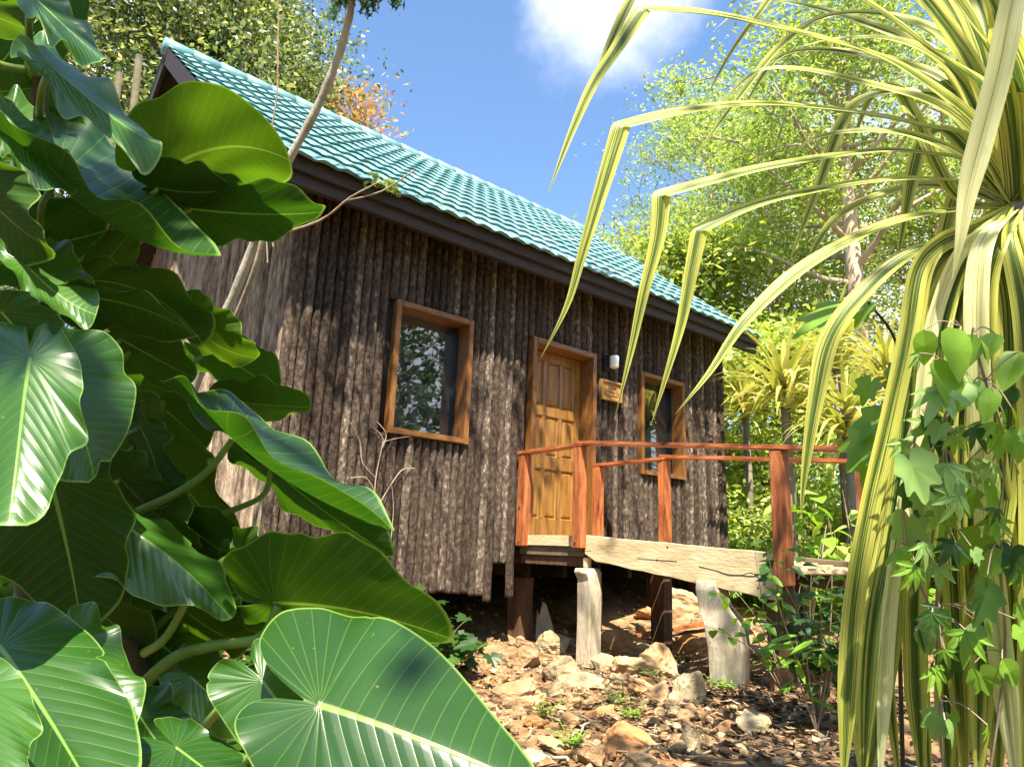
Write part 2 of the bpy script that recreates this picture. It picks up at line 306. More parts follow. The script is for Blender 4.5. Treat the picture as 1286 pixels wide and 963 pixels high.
MT['trunk_grey'] = M('grey_tree_bark', [(0.3, (0.085, 0.07, 0.052)), (0.5, (0.19, 0.165, 0.125)), (0.75, (0.30, 0.265, 0.21))], scale=3, stretch=(1, 1, 0.5), rough=0.9, bump=0.5, bscale=14)
MT['slim_bark'] = M('pale_grey_bark', [(0.3, (0.20, 0.17, 0.125)), (0.5, (0.36, 0.32, 0.25)), (0.75, (0.48, 0.44, 0.36))], scale=9, stretch=(1, 1, 0.6), rough=0.9, bump=0.5, bscale=40)
MT['twig'] = M('dry_twig_bark', [(0.3, (0.20, 0.14, 0.09)), (0.7, (0.46, 0.37, 0.26))], scale=12, rough=0.9, bump=0.2)
MT['stem'] = M('green_stem', [(0.3, (0.09, 0.16, 0.025)), (0.6, (0.20, 0.30, 0.06)), (0.85, (0.36, 0.42, 0.13))], scale=5, rough=0.45, bump=0.1, objrand=0.4)
MT['stem_dark'] = M('dark_climbing_stem', [(0.3, (0.035, 0.03, 0.015)), (0.7, (0.10, 0.085, 0.04))], scale=9, rough=0.8, bump=0.4)
MT['rock'] = M('tan_limestone', [(0.22, (0.10, 0.055, 0.025)), (0.42, (0.31, 0.195, 0.10)), (0.6, (0.47, 0.33, 0.185)), (0.8, (0.62, 0.50, 0.33))], scale=3.2, rough=0.92, bump=0.8, bscale=16, objrand=0.22, spec=0.2)
MT['rock_grey'] = M('grey_limestone', [(0.25, (0.10, 0.07, 0.038)), (0.45, (0.31, 0.24, 0.14)), (0.65, (0.47, 0.39, 0.25)), (0.85, (0.62, 0.54, 0.39))], scale=4, rough=0.92, bump=0.8, bscale=18, objrand=0.2, spec=0.2)
MT['rock_orange'] = M('orange_limestone', [(0.25, (0.20, 0.085, 0.03)), (0.45, (0.42, 0.21, 0.085)), (0.65, (0.54, 0.31, 0.15)), (0.85, (0.62, 0.42, 0.24))], scale=4, rough=0.92, bump=0.8, bscale=18, objrand=0.2, spec=0.2)
MT['rubble'] = M('rubble_stone', [(0.2, (0.08, 0.045, 0.02)), (0.45, (0.27, 0.17, 0.09)), (0.8, (0.50, 0.38, 0.23))], scale=9, rough=0.95, bump=0.6, bscale=40, island=0.5, spec=0.15)
MT['litter'] = M('dry_leaf_litter', [(0.1, (0.03, 0.015, 0.007)), (0.4, (0.11, 0.058, 0.026)), (0.7, (0.24, 0.145, 0.07)), (0.95, (0.48, 0.36, 0.22))], scale=20, rough=0.8, bump=0.2, island=0.9)
MT['plaster'] = M('white_lamp_shade', [(0.3, (0.74, 0.73, 0.70)), (0.7, (0.82, 0.81, 0.79))], scale=9, rough=0.35, bump=0)
MT['black'] = M('black_metal', [(0.3, (0.008, 0.008, 0.008)), (0.7, (0.02, 0.02, 0.02))], scale=9, rough=0.4, bump=0)
MT['steel'] = M('bolt_steel', [(0.3, (0.25, 0.22, 0.2)), (0.7, (0.4, 0.36, 0.32))], scale=30, rough=0.4, bump=0, metallic=0.9)
MT['plaque'] = M('carved_plaque_wood', [(0.25, (0.17, 0.075, 0.02)), (0.5, (0.38, 0.20, 0.055)), (0.8, (0.52, 0.32, 0.11))], scale=14, stretch=(1, 3, 3), rough=0.5, bump=0.5, bscale=30)
MT['big_leaf'] = big_leaf_mat()
MT['pandan'] = striped_leaf_mat('variegated_strap_leaf', (0.58, 0.58, 0.12), (0.075, 0.14, 0.022), 0.605)
MT['pandan_pale'] = striped_leaf_mat('pale_strap_leaf', (0.84, 0.80, 0.42), (0.36, 0.42, 0.10), 0.47)
MT['pandan_far'] = foliage('yellow_strap_leaf', [(0.30, 0.32, 0.06), (0.52, 0.50, 0.12), (0.66, 0.63, 0.28), (0.22, 0.29, 0.05), (0.58, 0.54, 0.16)], trans=0.3, tcol=(1.2, 1.15, 0.7))
MT['leaf_yg'] = foliage('yellow_green_foliage', [(0.11, 0.18, 0.045), (0.22, 0.31, 0.08), (0.31, 0.39, 0.12), (0.16, 0.24, 0.07), (0.44, 0.50, 0.24)], trans=0.42, tcol=(1.9, 1.8, 0.7))
MT['leaf_lime'] = foliage('lime_foliage', [(0.18, 0.28, 0.06), (0.31, 0.40, 0.10), (0.43, 0.50, 0.18), (0.24, 0.34, 0.08)], trans=0.42, tcol=(1.7, 1.6, 0.6))
MT['leaf_olive'] = foliage('olive_foliage', [(0.02, 0.042, 0.012), (0.06, 0.105, 0.03), (0.12, 0.17, 0.055), (0.40, 0.42, 0.26), (0.03, 0.06, 0.018), (0.18, 0.23, 0.09)], trans=0.3, rough=0.35, spec=0.6)  # pale leaf highlights and the dark crown interior put into the colours
MT['leaf_dark'] = foliage('deep_green_foliage', [(0.018, 0.055, 0.012), (0.035, 0.09, 0.018), (0.06, 0.13, 0.025)], trans=0.35, rough=0.4)
MT['leaf_fresh'] = foliage('fresh_green_leaf', [(0.12, 0.29, 0.02), (0.20, 0.38, 0.04), (0.28, 0.46, 0.08)], trans=0.38, tcol=(1.6, 1.5, 0.5), rough=0.4)
MT['leaf_grey'] = foliage('grey_green_leaf', [(0.17, 0.32, 0.07), (0.26, 0.42, 0.13), (0.13, 0.27, 0.05)], trans=0.3, rough=0.45)
MT['leaf_orange'] = foliage('orange_blossom', [(0.70, 0.24, 0.07), (0.75, 0.36, 0.14), (0.74, 0.44, 0.26), (0.42, 0.38, 0.10), (0.25, 0.32, 0.08)], trans=0.3, tcol=(1.2, 1.0, 0.6))
MT['grass'] = foliage('bright_grass', [(0.12, 0.22, 0.02), (0.22, 0.32, 0.035), (0.32, 0.40, 0.08)], trans=0.35, tcol=(1.5, 1.4, 0.6))

def roof_mat():
    mt, n, l, bs, out = new_mat('turquoise_tile_paint')
    tcn = n.new('ShaderNodeTexCoord')
    nt = n.new('ShaderNodeTexNoise'); nt.inputs['Scale'].default_value = 1.3; nt.inputs['Detail'].default_value = 8; nt.inputs['Roughness'].default_value = 0.65; l.new(tcn.outputs['Object'], nt.inputs['Vector'])
    r = ramp(n, [(0.28, (0.070, 0.165, 0.180)), (0.42, (0.105, 0.235, 0.250)), (0.56, (0.150, 0.300, 0.312)), (0.75, (0.30, 0.42, 0.41))]); l.new(nt.outputs['Fac'], r.inputs[0])
    n2 = n.new('ShaderNodeTexNoise'); n2.inputs['Scale'].default_value = 7; n2.inputs['Detail'].default_value = 7; n2.inputs['Roughness'].default_value = 0.7; l.new(tcn.outputs['Object'], n2.inputs['Vector'])
    mr = n.new('ShaderNodeMapRange'); l.new(n2.outputs['Fac'], mr.inputs[0]); mr.inputs[1].default_value = 0.62; mr.inputs[2].default_value = 0.78; mr.inputs[4].default_value = 0.5
    mxx = n.new('ShaderNodeMix'); mxx.data_type = 'RGBA'; l.new(mr.outputs[0], mxx.inputs[0]); l.new(r.outputs[0], mxx.inputs[6]); mxx.inputs[7].default_value = (0.16, 0.20, 0.13, 1)
    l.new(mxx.outputs[2], bs.inputs['Base Color']); bs.inputs['Roughness'].default_value = 0.5; bs.inputs['Specular IOR Level'].default_value = 0.4
    bp = n.new('ShaderNodeBump'); bp.inputs['Strength'].default_value = 0.15; bp.inputs['Distance'].default_value = 0.01; l.new(n2.outputs['Fac'], bp.inputs['Height']); l.new(bp.outputs[0], bs.inputs['Normal'])
    return mt
MT['roof'] = roof_mat()
def glass_mat():
    mt, n, l, bs, out = new_mat('dark_louvre_glass')
    tcn = n.new('ShaderNodeTexCoord'); nt = n.new('ShaderNodeTexNoise'); nt.inputs['Scale'].default_value = 5; l.new(tcn.outputs['Object'], nt.inputs['Vector'])
    bs.inputs['Base Color'].default_value = (0.012, 0.018, 0.018, 1); bs.inputs['Roughness'].default_value = 0.015
    bs.inputs['IOR'].default_value = 1.9; bs.inputs['Specular IOR Level'].default_value = 0.9; bs.inputs['Coat Weight'].default_value = 0.6; bs.inputs['Coat Roughness'].default_value = 0.01
    bp = n.new('ShaderNodeBump'); bp.inputs['Strength'].default_value = 0.03; bp.inputs['Distance'].default_value = 0.02; l.new(nt.outputs['Fac'], bp.inputs['Height']); l.new(bp.outputs[0], bs.inputs['Normal'])
    return mt
MT['glass'] = glass_mat()
def ground_mat():
    mt, n, l, bs, out = new_mat('stony_soil')
    tcn = n.new('ShaderNodeTexCoord')
    def nz_(s, d=8, r=0.65):
        q = n.new('ShaderNodeTexNoise'); q.inputs['Scale'].default_value = s; q.inputs['Detail'].default_value = d; q.inputs['Roughness'].default_value = r; l.new(tcn.outputs['Object'], q.inputs['Vector']); return q
    a = nz_(1.1); b = nz_(9); c = nz_(45)
    r = ramp(n, [(0.25, (0.065, 0.035, 0.016)), (0.42, (0.19, 0.105, 0.05)), (0.55, (0.33, 0.205, 0.105)), (0.75, (0.46, 0.32, 0.18))])
    ma = n.new('ShaderNodeMath'); ma.operation = 'MULTIPLY_ADD'; ma.inputs[1].default_value = 0.5; l.new(a.outputs['Fac'], ma.inputs[0])
    mb_ = n.new('ShaderNodeMath'); mb_.operation = 'MULTIPLY'; mb_.inputs[1].default_value = 0.5; l.new(b.outputs['Fac'], mb_.inputs[0]); l.new(mb_.outputs[0], ma.inputs[2])
    l.new(ma.outputs[0], r.inputs[0]); l.new(r.outputs[0], bs.inputs['Base Color']); bs.inputs['Roughness'].default_value = 0.95; bs.inputs['Specular IOR Level'].default_value = 0.15
    ad_ = n.new('ShaderNodeMath'); ad_.operation = 'MULTIPLY_ADD'; ad_.inputs[1].default_value = 0.4; l.new(c.outputs['Fac'], ad_.inputs[0]); l.new(b.outputs['Fac'], ad_.inputs[2])
    bp = n.new('ShaderNodeBump'); bp.inputs['Strength'].default_value = 0.9; bp.inputs['Distance'].default_value = 0.05; l.new(ad_.outputs[0], bp.inputs['Height']); l.new(bp.outputs[0], bs.inputs['Normal'])
    return mt
MT['ground'] = ground_mat()

# ------------------------------------------------------------------ ground
def smooth(a, b, x):
    t = min(1, max(0, (x-a)/(b-a))); return t*t*(3-2*t)
def gh(x, y, rough=True):
    h = -1.06
    h += 0.42*smooth(-0.3, 2.4, y)*smooth(-1.5, 1.0, x) + 0.25*smooth(2, 7, y)
    h += 0.30*smooth(0.9, 3.2, x)*smooth(-6, -1, y) + 0.35*smooth(3.2, 7, x)
    h += 0.45*smooth(1.2, 3.5, x)*smooth(-2.4, -4.2, y)*0.7
    h -= 0.16*smooth(-3.0, -5.5, y)*smooth(-1, -4, x)
    h -= 0.05*smooth(-2, -4, x)
    if rough:
        h += 0.06*noise.noise(Vector((x*1.1, y*1.1, 0.3))) + 0.035*noise.noise(Vector((x*3.3, y*3.3, 4.1))) + 0.02*noise.noise(Vector((x*8, y*8, 9)))
    d = math.hypot(x, y)
    h += 1.4*smooth(14, 60, d)*(0.5+0.5*noise.noise(Vector((x*0.04, y*0.04, 2))))
    return h
def hit(u, v):
    """where the line of sight through a photo pixel meets the ground"""
    d = pray(u, v); t = 0.8; 
    for i in range(900):
        p = CAM+d*t
        if p.z < gh(p.x, p.y): return p, t
        t += 0.02
    return CAM+d*t, t
def axis():
    a = [0.0]; s = 0.065
    while a[-1] < 400:
        if a[-1] > 6.0: s *= 1.13
        a.append(a[-1]+s)
    return np.array([-q for q in a[:0:-1]]+a)
gx, gy = axis()-1.0, axis()-1.5
nx, ny = len(gx), len(gy)
GV = np.array([(x, y, gh(x, y)) for y in gy for x in gx])
ii = np.arange(ny-1)[:, None]*nx+np.arange(nx-1)[None, :]
GF = np.stack([ii, ii+1, ii+nx+1, ii+nx], -1).reshape(-1, 4)
tag(mesh_np('ground', GV, GF, MT['ground'], smooth=True), kind='structure')

# ------------------------------------------------------------------ the cabin
XL, XR, YB = -2.70, 3.614, 6.45
YE, ZE, YR, ZR, XE0, XE1 = -0.45, 2.923, 3.0, 5.694, -3.426, 3.90
slope = (ZR-ZE)/(YR-YE)
def roof_z(y): return ZE+slope*(y-YE) if y <= YR else ZE+slope*(2*YR-YE-y)
DOOR = (0.0, 1.003, 0.0, 2.15)
WIN_A = (-1.714, -0.804, 0.857, 2.129)
WIN_B = (1.825, 2.715, 0.822, 2.109)
cabin = thing('log_cabin', (0.4, 0, -1.0), 'dark bark-clad log cabin on stilts with turquoise tiled gable roof', 'cabin')
rng = random.Random(5)
def log_wall(name, a0, a1, place, zb, zt, openings, mat, parent, dz=0.03, pitch=0.092):
    """vertical half logs; place(a, out, z) -> world point"""
    V, F = [], []; a = a0; NS = 8
    while a < a1-0.02:
        w = pitch*rng.uniform(0.9, 1.1); c = a+w/2; r = w*0.462; seed = rng.uniform(0, 100)
        zlo, zhi = zb(c)+rng.uniform(-0.012, 0.012), zt(c)
        spans = [(zlo, zhi)]
        for (o0, o1, q0, q1) in openings:
            if o0-0.3*w < c < o1+0.3*w:
                ns = []
                for s0, s1 in spans:
                    if q0 > s0: ns.append((s0, min(q0, s1)))
                    if q1 < s1: ns.append((max(q1, s0), s1))
                spans = [s for s in ns if s[1]-s[0] > 0.03]
        for s0, s1 in spans:
            n = max(2, int((s1-s0)/dz)); base = len(V)
            for i in range(n+1):
                z = s0+(s1-s0)*i/n
                dx = 0.006*noise.noise(Vector((seed, z*1.1, 0)))+0.003*noise.noise(Vector((seed, z*5, 7)))
                rr = r*(1+0.08*noise.noise(Vector((seed+9, z*2.2, 3))))
                for k in range(NS+1):
                    th = math.pi*(k/NS)
                    q = rr*(1+0.11*noise.noise(Vector((seed*3+math.cos(th)*2.2, z*9, math.sin(th)*2.2)))+0.09*noise.noise(Vector((seed*5+th*3.5, z*24, 1))))
                    q2 = q*(1.12+0.14*noise.noise(Vector((seed*7+th*2.5, z*13, 5))))
                    V.append(place(c+dx-q*math.cos(th), q2*math.sin(th), z))
            for i in range(n):
                for k in range(NS):
                    b0 = base+i*(NS+1)+k; F.append((b0, b0+1, b0+NS+2, b0+NS+1))
            F.append(tuple(base+k for k in range(NS, -1, -1)))
        a += w
    return V, F
def zb_front(c):
    if c < -0.50: return -0.56+0.03*math.sin(c*5)
    if c < -0.42: return -0.62
    if c < -0.17: return -0.27
    if c < -0.10: return -0.60
    return -0.055
V, F = log_wall('w', XL, XR, lambda a, o, z: (a, -o, z), zb_front, lambda c: roof_z(0)-0.10, [WIN_A, WIN_B, (DOOR[0], DOOR[1], -0.03, DOOR[3])], None, None)
n1 = len(F)
# boarding behind the logs, with the openings left out
mb = MB()
xs = sorted([XL, WIN_A[0], WIN_A[1], DOOR[0], DOOR[1], WIN_B[0], WIN_B[1], XR]); zs = sorted([-0.25, -0.03, DOOR[3], WIN_A[2], WIN_A[3], WIN_B[2], WIN_B[3], roof_z(0)-0.1])
for x0, x1 in zip(xs, xs[1:]):
    for z0, z1 in zip(zs, zs[1:]):
        cx, cz = (x0+x1)/2, (z0+z1)/2
        if any(o[0] < cx < o[1] and (o[2] if o is not DOOR else -0.03) < cz < o[3] for o in (WIN_A, WIN_B, DOOR)): continue
        mb.box(x0, x1, 0.004, 0.06, z0, z1)
off = len(V); V = V+mb.v; F = F+[tuple(off+i for i in f) for f in mb.f]
mesh_np('front_wall', V, F, [MT['bark'], MT['dark_plain']], cabin, smooth=True, midx=[0]*n1+[1]*len(mb.f))
def gable(name, X, sgn, mat, dz):
    V, F = log_wall('g', 0.02, YB, (lambda a, o, z: (X+sgn*o, a, z)), lambda c: (-0.50 if sgn < 0 else -0.1), lambda c: roof_z(c)-0.10, [], None, None, dz=dz, pitch=0.10)
    n1 = len(F); mb = MB()
    t = 0.004
    for j in range(24):
        y0, y1 = 0.06+(YB-0.06)*j/24, 0.06+(YB-0.06)*(j+1)/24
        zt_ = min(roof_z(y0), roof_z(y1))-0.12
        mb.box(X-sgn*0.06, X-sgn*t, y0, y1, -0.25, zt_)
    off = len(V); V = V+mb.v; F = F+[tuple(off+i for i in f) for f in mb.f]
    return mesh_np(name, V, F, [mat, MT['dark_plain']], cabin, smooth=True, midx=[0]*n1+[1]*len(mb.f))
gable('gable_wall', XL, -1, MT['bark_sunlit'], 0.045)['label'] = 'gable wall of split logs with sunlit brightness put into their colour'
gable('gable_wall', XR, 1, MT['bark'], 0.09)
V, F = log_wall('b', XL, XR, lambda a, o, z: (a, YB+o, z), lambda c: -0.3, lambda c: roof_z(YB)-0.1, [], None, None, dz=0.2, pitch=0.12)
mesh_np('back_wall', V, F, MT['bark'], cabin, smooth=True)
mb = MB(); mb.tube([(XL-0.015, -0.03, z) for z in np.linspace(-0.5, 2.95, 30)], [0.042+0.006*noise.noise(Vector((0, 0, z*3))) for z in np.linspace(-0.5, 2.95, 30)], 10)
mb.build('corner_post', MT['bark'], cabin, smooth=True)
mb = MB(); mb.box(XL+0.03, XR-0.03, 0.07, YB-0.03, -0.24, -0.06)
for x in np.linspace(XL+0.2, XR-0.2, 12): mb.box(x-0.03, x+0.03, 0.10, YB-0.1, -0.40, -0.242)
mb.build('floor_frame', MT['dark_plain'], cabin)
for k, (x, y) in enumerate([(0.22, 0.25), (1.28, 0.25), (2.5, 0.3), (3.45, 0.35), (-1.2, 0.5), (-2.4, 0.5), (0.3, 2.6), (1.6, 2.6), (3.4, 2.6), (-2.4, 2.6), (-1.0, 2.6), (0.3, 5.9), (3.3, 5.9), (-2.4, 5.9)]):
    mb = MB(); w = 0.20 if k < 2 else 0.15
    mb.bar((x, y, gh(x, y)-0.1), (x, y, -0.40), w, w, up=(0, 1, 0), bev=0.01, jit=0.006, seg=3); mb.build('stilt', MT['stilt'], cabin)

# roof: stepped, waved tile sheets on both slopes
def roof_slope(front):
    nw, ppw, nrow = 35, 8, 12
    X = np.linspace(XE0, XE1, nw*ppw+1); ph = (np.arange(nw*ppw+1) % ppw)/ppw
    wave = 0.011*np.sin(2*np.pi*ph)+0.004*np.sin(4*np.pi*ph+0.6)
    d = np.array([0, YR-YE, ZR-ZE]); Ls = np.linalg.norm(d); d = d/Ls
    nrm = np.array([0, -d[2], d[1]])
    if not front: d = d*np.array([1, -1, 1]); nrm = nrm*np.array([1, -1, 1])
    y0 = YE if front else 2*YR-YE
    org = np.array([0, y0, ZE])
    rows = []
    for r in range(nrow):
        for fr, hh in ((0.075, -0.004), (0.0, 0.027), (0.35, 0.019), (0.7, 0.010), (1.06, -0.002)):
            s = (r+fr)/nrow*Ls
            # lower edge of each course is scalloped
            sc = -0.030*np.sin(2*np.pi*ph)*(1-fr)*(0.1 if r == 0 else 1)-(0.07*(1-min(1, fr)) if r == 0 else 0)
            P = org[None]+d[None]*(s+sc)[:, None]+nrm[None]*((wave*(1.0 if hh > 0 else 0.6)+hh+0.03)[:, None])
            P[:, 0] += X; rows.append(P)
    V = np.concatenate(rows); n = len(X); R = len(rows)
    ii = np.arange(R-1)[:, None]*n+np.arange(n-1)[None]
    F = np.stack([ii, ii+1, ii+n+1, ii+n], -1).reshape(-1, 4)
    if not front: F = F[:, ::-1]
    return V, F
V, F = roof_slope(True); V2, F2 = roof_slope(False)
VR_, FR_ = np.concatenate([V, V2]), np.concatenate([F, F2+len(V)])
roof = mesh_np('roof', VR_, FR_, MT['roof'], cabin, smooth=False)
mb = MB()
rx = np.linspace(XE0-0.02, XE1+0.02, 23)
for a, b in zip(rx, rx[1:]): mb.tube([(a-0.015, YR, ZR+0.015), (b, YR, ZR+0.012)], [0.105, 0.095], 12)
mb.build('ridge_cap', MT['roof'], roof, smooth=True)
# soffit boards, fascia, barge boards, rafters
mb = MB()
for s in (1, -1):
    for j in range(1):
        ya, yb = (YE+0.02, YR) if s == 1 else (2*YR-YE-0.02, YR)
        za = ZE-0.02+0.02*slope; zb_ = ZR-0.03
        o = 0.06
        mb.quad((XE0+o, ya, za), (XE1-o, ya, za), (XE1-o, yb, zb_), (XE0+o, yb, zb_))
        mb.quad((XE0+o, ya, za-0.03), (XE0+o, yb, zb_-0.03), (XE1-o, yb, zb_-0.03), (XE1-o, ya, za-0.03))
mb.build('soffit', MT['dark_wood'], roof)
for ye, s in ((YE, 1), (2*YR-YE, -1)):
    mb = MB()
    mb.box(XE0+0.02, XE1+0.03, min(ye-0.012*s, ye+0.03*s), max(ye-0.012*s, ye+0.03*s), ZE-0.115, ZE+0.012, 0.004)
    mb.box(XE0+0.03, XE1+0.035, min(ye+0.032*s, ye+0.09*s), max(ye+0.032*s, ye+0.09*s), ZE-0.225, ZE-0.02, 0.004)
    mb.build('fascia', MT['dark_wood'], roof)
for X, sg in ((XE0, -1), (XE1, 1)):
    mb = MB()
    for s in (1, -1):
        ye = YE+0.03 if s == 1 else 2*YR-YE-0.03
        mb.bar((X-sg*0.03, ye, ZE-0.09), (X-sg*0.03, YR-0.01*s, ZR-0.11), 0.045, 0.20, up=(0, 0, 1), bev=0.004)
    mb.build('barge_board', MT['dark_wood'], roof)
for x in np.linspace(XL+0.05, XR-0.05, 9):
    mb = MB(); mb.bar((x+0.05, YE+0.09, ZE-0.04), (x+0.05, 0.5, roof_z(0.5)-0.14), 0.07, 0.12, bev=0.006); mb.build('rafter_tail', MT['dark_wood'], roof)

# windows
def window(o, label):
    x0, x1, z0, z1 = o; w = 0.058; dep = 0.22; pr = 0.072
    mb = MB()
    mb.box(x0, x0+w, -pr, dep, z0, z1, 0.004)
    fr = mb.build('window_frame', MT['frame'], cabin); fr['label'] = label
    mb = MB(); mb.box(x1-w, x1, -pr, dep, z0, z1, 0.004); mb.build('jamb', MT['frame'], fr)
    mb = MB(); mb.box(x0+w+0.002, x1-w-0.002, -pr-0.003, dep, z1-w, z1-0.002, 0.004); mb.build('head', MT['frame_h'], fr)
    mb = MB(); mb.box(x0+w+0.002, x1-w-0.002, -pr-0.012, dep, z0+0.002, z0+w, 0.004); mb.build('sill', MT['frame_h'], fr)
    g = MB(); nl = 9; zz = np.linspace(z0+w, z1-w, nl+1)
    for a, b in zip(zz, zz[1:]):   # louvre blades, nearly closed
        tz = 0.0035*rng.uniform(0.4, 1.6)
        g.quad((x0+w, dep-0.075-tz, a-0.004), (x1-w, dep-0.075-tz, a-0.004), (x1-w, dep-0.075, b), (x0+w, dep-0.075, b))
    g.build('glass', MT['glass'], fr)
    bmb = MB(); bmb.box(x0+w, x1-w, dep-0.04, dep-0.01, z0+w, z1-w); bmb.build('dark_room_panel', MT['dark_plain'], fr)  # dark panel whose colour stands for the unlit room behind the blades
    for xx in (x0+w+0.012, x1-w-0.012):
        cl = MB(); cl.box(xx-0.01, xx+0.01, dep-0.11, dep-0.055, z0+w, z1-w); cl.build('louvre_rail', MT['black'], fr)
window(WIN_A, 'larger near louvre window left of the door'); window(WIN_B, 'far louvre window right of the door')
# door
x0, x1, z0, z1 = DOOR; w = 0.062; pr = 0.085; dep = 0.20
mb = MB(); mb.box(x0, x0+w, -pr, dep, -0.02, z1, 0.004)
df = mb.build('door_frame', MT['frame'], cabin)
mb = MB(); mb.box(x1-w, x1, -pr, dep, -0.02, z1, 0.004); mb.build('jamb', MT['frame'], df)
mb = MB(); mb.box(x0+w+0.002, x1-w-0.002, -pr-0.003, dep, z1-w, z1-0.002, 0.004); mb.build('head', MT['frame_h'], df)
mb = MB(); mb.box(x0+w+0.002, x1-w-0.002, -0.05, dep, -0.045, 0.012, 0.004); mb.build('sill', MT['frame_h'], df)
mb = MB(); X0, X1, Z0, Z1 = x0+w+0.004, x1-w-0.004, 0.016, z1-w-0.006; yf = 0.125
cw = (X1-X0)
cols = [X0, X0+0.115*cw/0.87, X0+0.30*cw/0.87]
st = 0.085
xs = [X0, X0+st]; pw = (cw-4*st+0.06)/3.0; stm = (cw-2*st-3*pw)/2
px = [(X0+st+i*(pw+stm), X0+st+i*(pw+stm)+pw) for i in range(3)]
zr = [(Z0+0.20, Z0+0.74), (Z0+0.88, Z0+1.33), (Z0+1.44, Z1-0.10)]
mb.box(X0, X0+st, yf, yf+0.045, Z0, Z1, 0.003); mb.box(X1-st, X1, yf, yf+0.045, Z0, Z1, 0.003)
zed = [Z0]+[q for a in zr for q in a]+[Z1]
for i in range(0, len(zed), 2): mb.box(X0+st+0.001, X1-st-0.001, yf+0.002, yf+0.043, zed[i], zed[i+1], 0.003)
for (a, b) in zr:
    for i in range(2): mb.box(px[i][1], px[i+1][0], yf+0.001, yf+0.042, a+0.001, b-0.001, 0.003)
leafd = mb.build('door', MT['door'], cabin)
for (a, b) in zr:
    for (p0, p1) in px:
        q = MB(); bm = bmesh.new()
        f0 = [(p0, yf+0.022, a), (p1, yf+0.022, a), (p1, yf+0.022, b), (p0, yf+0.022, b)]
        i1, i2 = 0.014, 0.04
        rings = []
        for ins, yy in ((0, yf+0.012), (i1, yf+0.026), (i1+0.006, yf+0.026), (i2, yf+0.008)):
            rings.append([bm.verts.new((p0+ins, yy, a+ins)), bm.verts.new((p1-ins, yy, a+ins)), bm.verts.new((p1-ins, yy, b-ins)), bm.verts.new((p0+ins, yy, b-ins))])
        for r0, r1 in zip(rings, rings[1:]):
            for k in range(4): bm.faces.new((r0[k], r0[(k+1) % 4], r1[(k+1) % 4], r1[k]))
        bm.faces.new(rings[-1]); q.add_bm(bm); q.build('panel', MT['door'], leafd)

# wall lamp and plaque
lamp = thing('wall_lamp', (1.24, -0.06, 2.09), 'small white cylinder lamp on black bracket beside the door top', 'lamp')
mb = MB(); mb.box(1.135, 1.235, -0.075, -0.045, 1.99, 2.20, 0.006); mb.box(1.20, 1.24, -0.16, -0.074, 2.165, 2.19, 0.004); mb.build('bracket', MT['black'], lamp)
mb = MB(); n_ = 20; zz = [2.015, 2.022, 2.03, 2.15, 2.16, 2.165]; rr = [0.040, 0.050, 0.054, 0.054, 0.05, 0.03]
mb.tube([(1.235, -0.145, z) for z in zz], rr, n_); mb.build('lamp_shade', MT['plaster'], lamp, smooth=True)
plq = thing('door_plaque', (1.25, -0.06, 1.75), 'carved wooden plaque with raised rim between door and far window', 'plaque')
px0, px1, pz0, pz1 = 1.075, 1.44, 1.63, 1.865
mb = MB(); mb.box(px0, px1, -0.075, -0.05, pz0, pz1, 0.004)
mb.build('board', MT['plaque'], plq)
mb = MB(); e = 0.022
mb.box(px0-0.004, px1+0.004, -0.095, -0.072, pz1-e, pz1+0.003, 0.003); mb.box(px0-0.004, px1+0.004, -0.10, -0.072, pz0-0.003, pz0+e, 0.003)
mb.box(px0-0.003, px0+e, -0.094, -0.072, pz0+e+0.001, pz1-e-0.001, 0.003); mb.box(px1-e, px1+0.003, -0.094, -0.072, pz0+e+0.001, pz1-e-0.001, 0.003)
mb.build('rim', MT['plaque'], plq)
mb = MB(); cx, cz = (px0+px1)/2, (pz0+pz1)/2+0.005   # worn carved relief, too weathered to read
def ring_(cx, cz, rx_, rz_, r): mb.tube([(cx+rx_*math.cos(t), -0.077, cz+rz_*math.sin(t)) for t in np.linspace(0, 2*math.pi, 17)], r, 6)
ring_(cx-0.02, cz+0.01, 0.022, 0.03, 0.006); ring_(cx+0.04, cz+0.01, 0.02, 0.03, 0.006)
mb.tube([(cx-0.075, -0.077, cz+0.04), (cx-0.075, -0.077, cz-0.02)], 0.006, 6)
mb.tube([(cx-0.11, -0.077, cz+0.07), (cx-0.05, -0.077, cz+0.078), (cx+0.02, -0.077, cz+0.068), (cx+0.10, -0.077, cz+0.076)], 0.005, 6)
mb.tube([(cx-0.11, -0.077, cz-0.055), (cx-0.04, -0.077, cz-0.065), (cx+0.03, -0.077, cz-0.05), (cx+0.11, -0.077, cz-0.062)], 0.006, 6)
mb.build('carving', MT['plaque'], plq, smooth=True)

# ------------------------------------------------------------------ entrance ramp
ramp_ = thing('entrance_ramp', (0.5, -1.5, -1.0), 'timber landing and sloping ramp with red stained railings below the door', 'ramp')
def rz(y): return 0.02-0.092*max(0, -0.9-y)
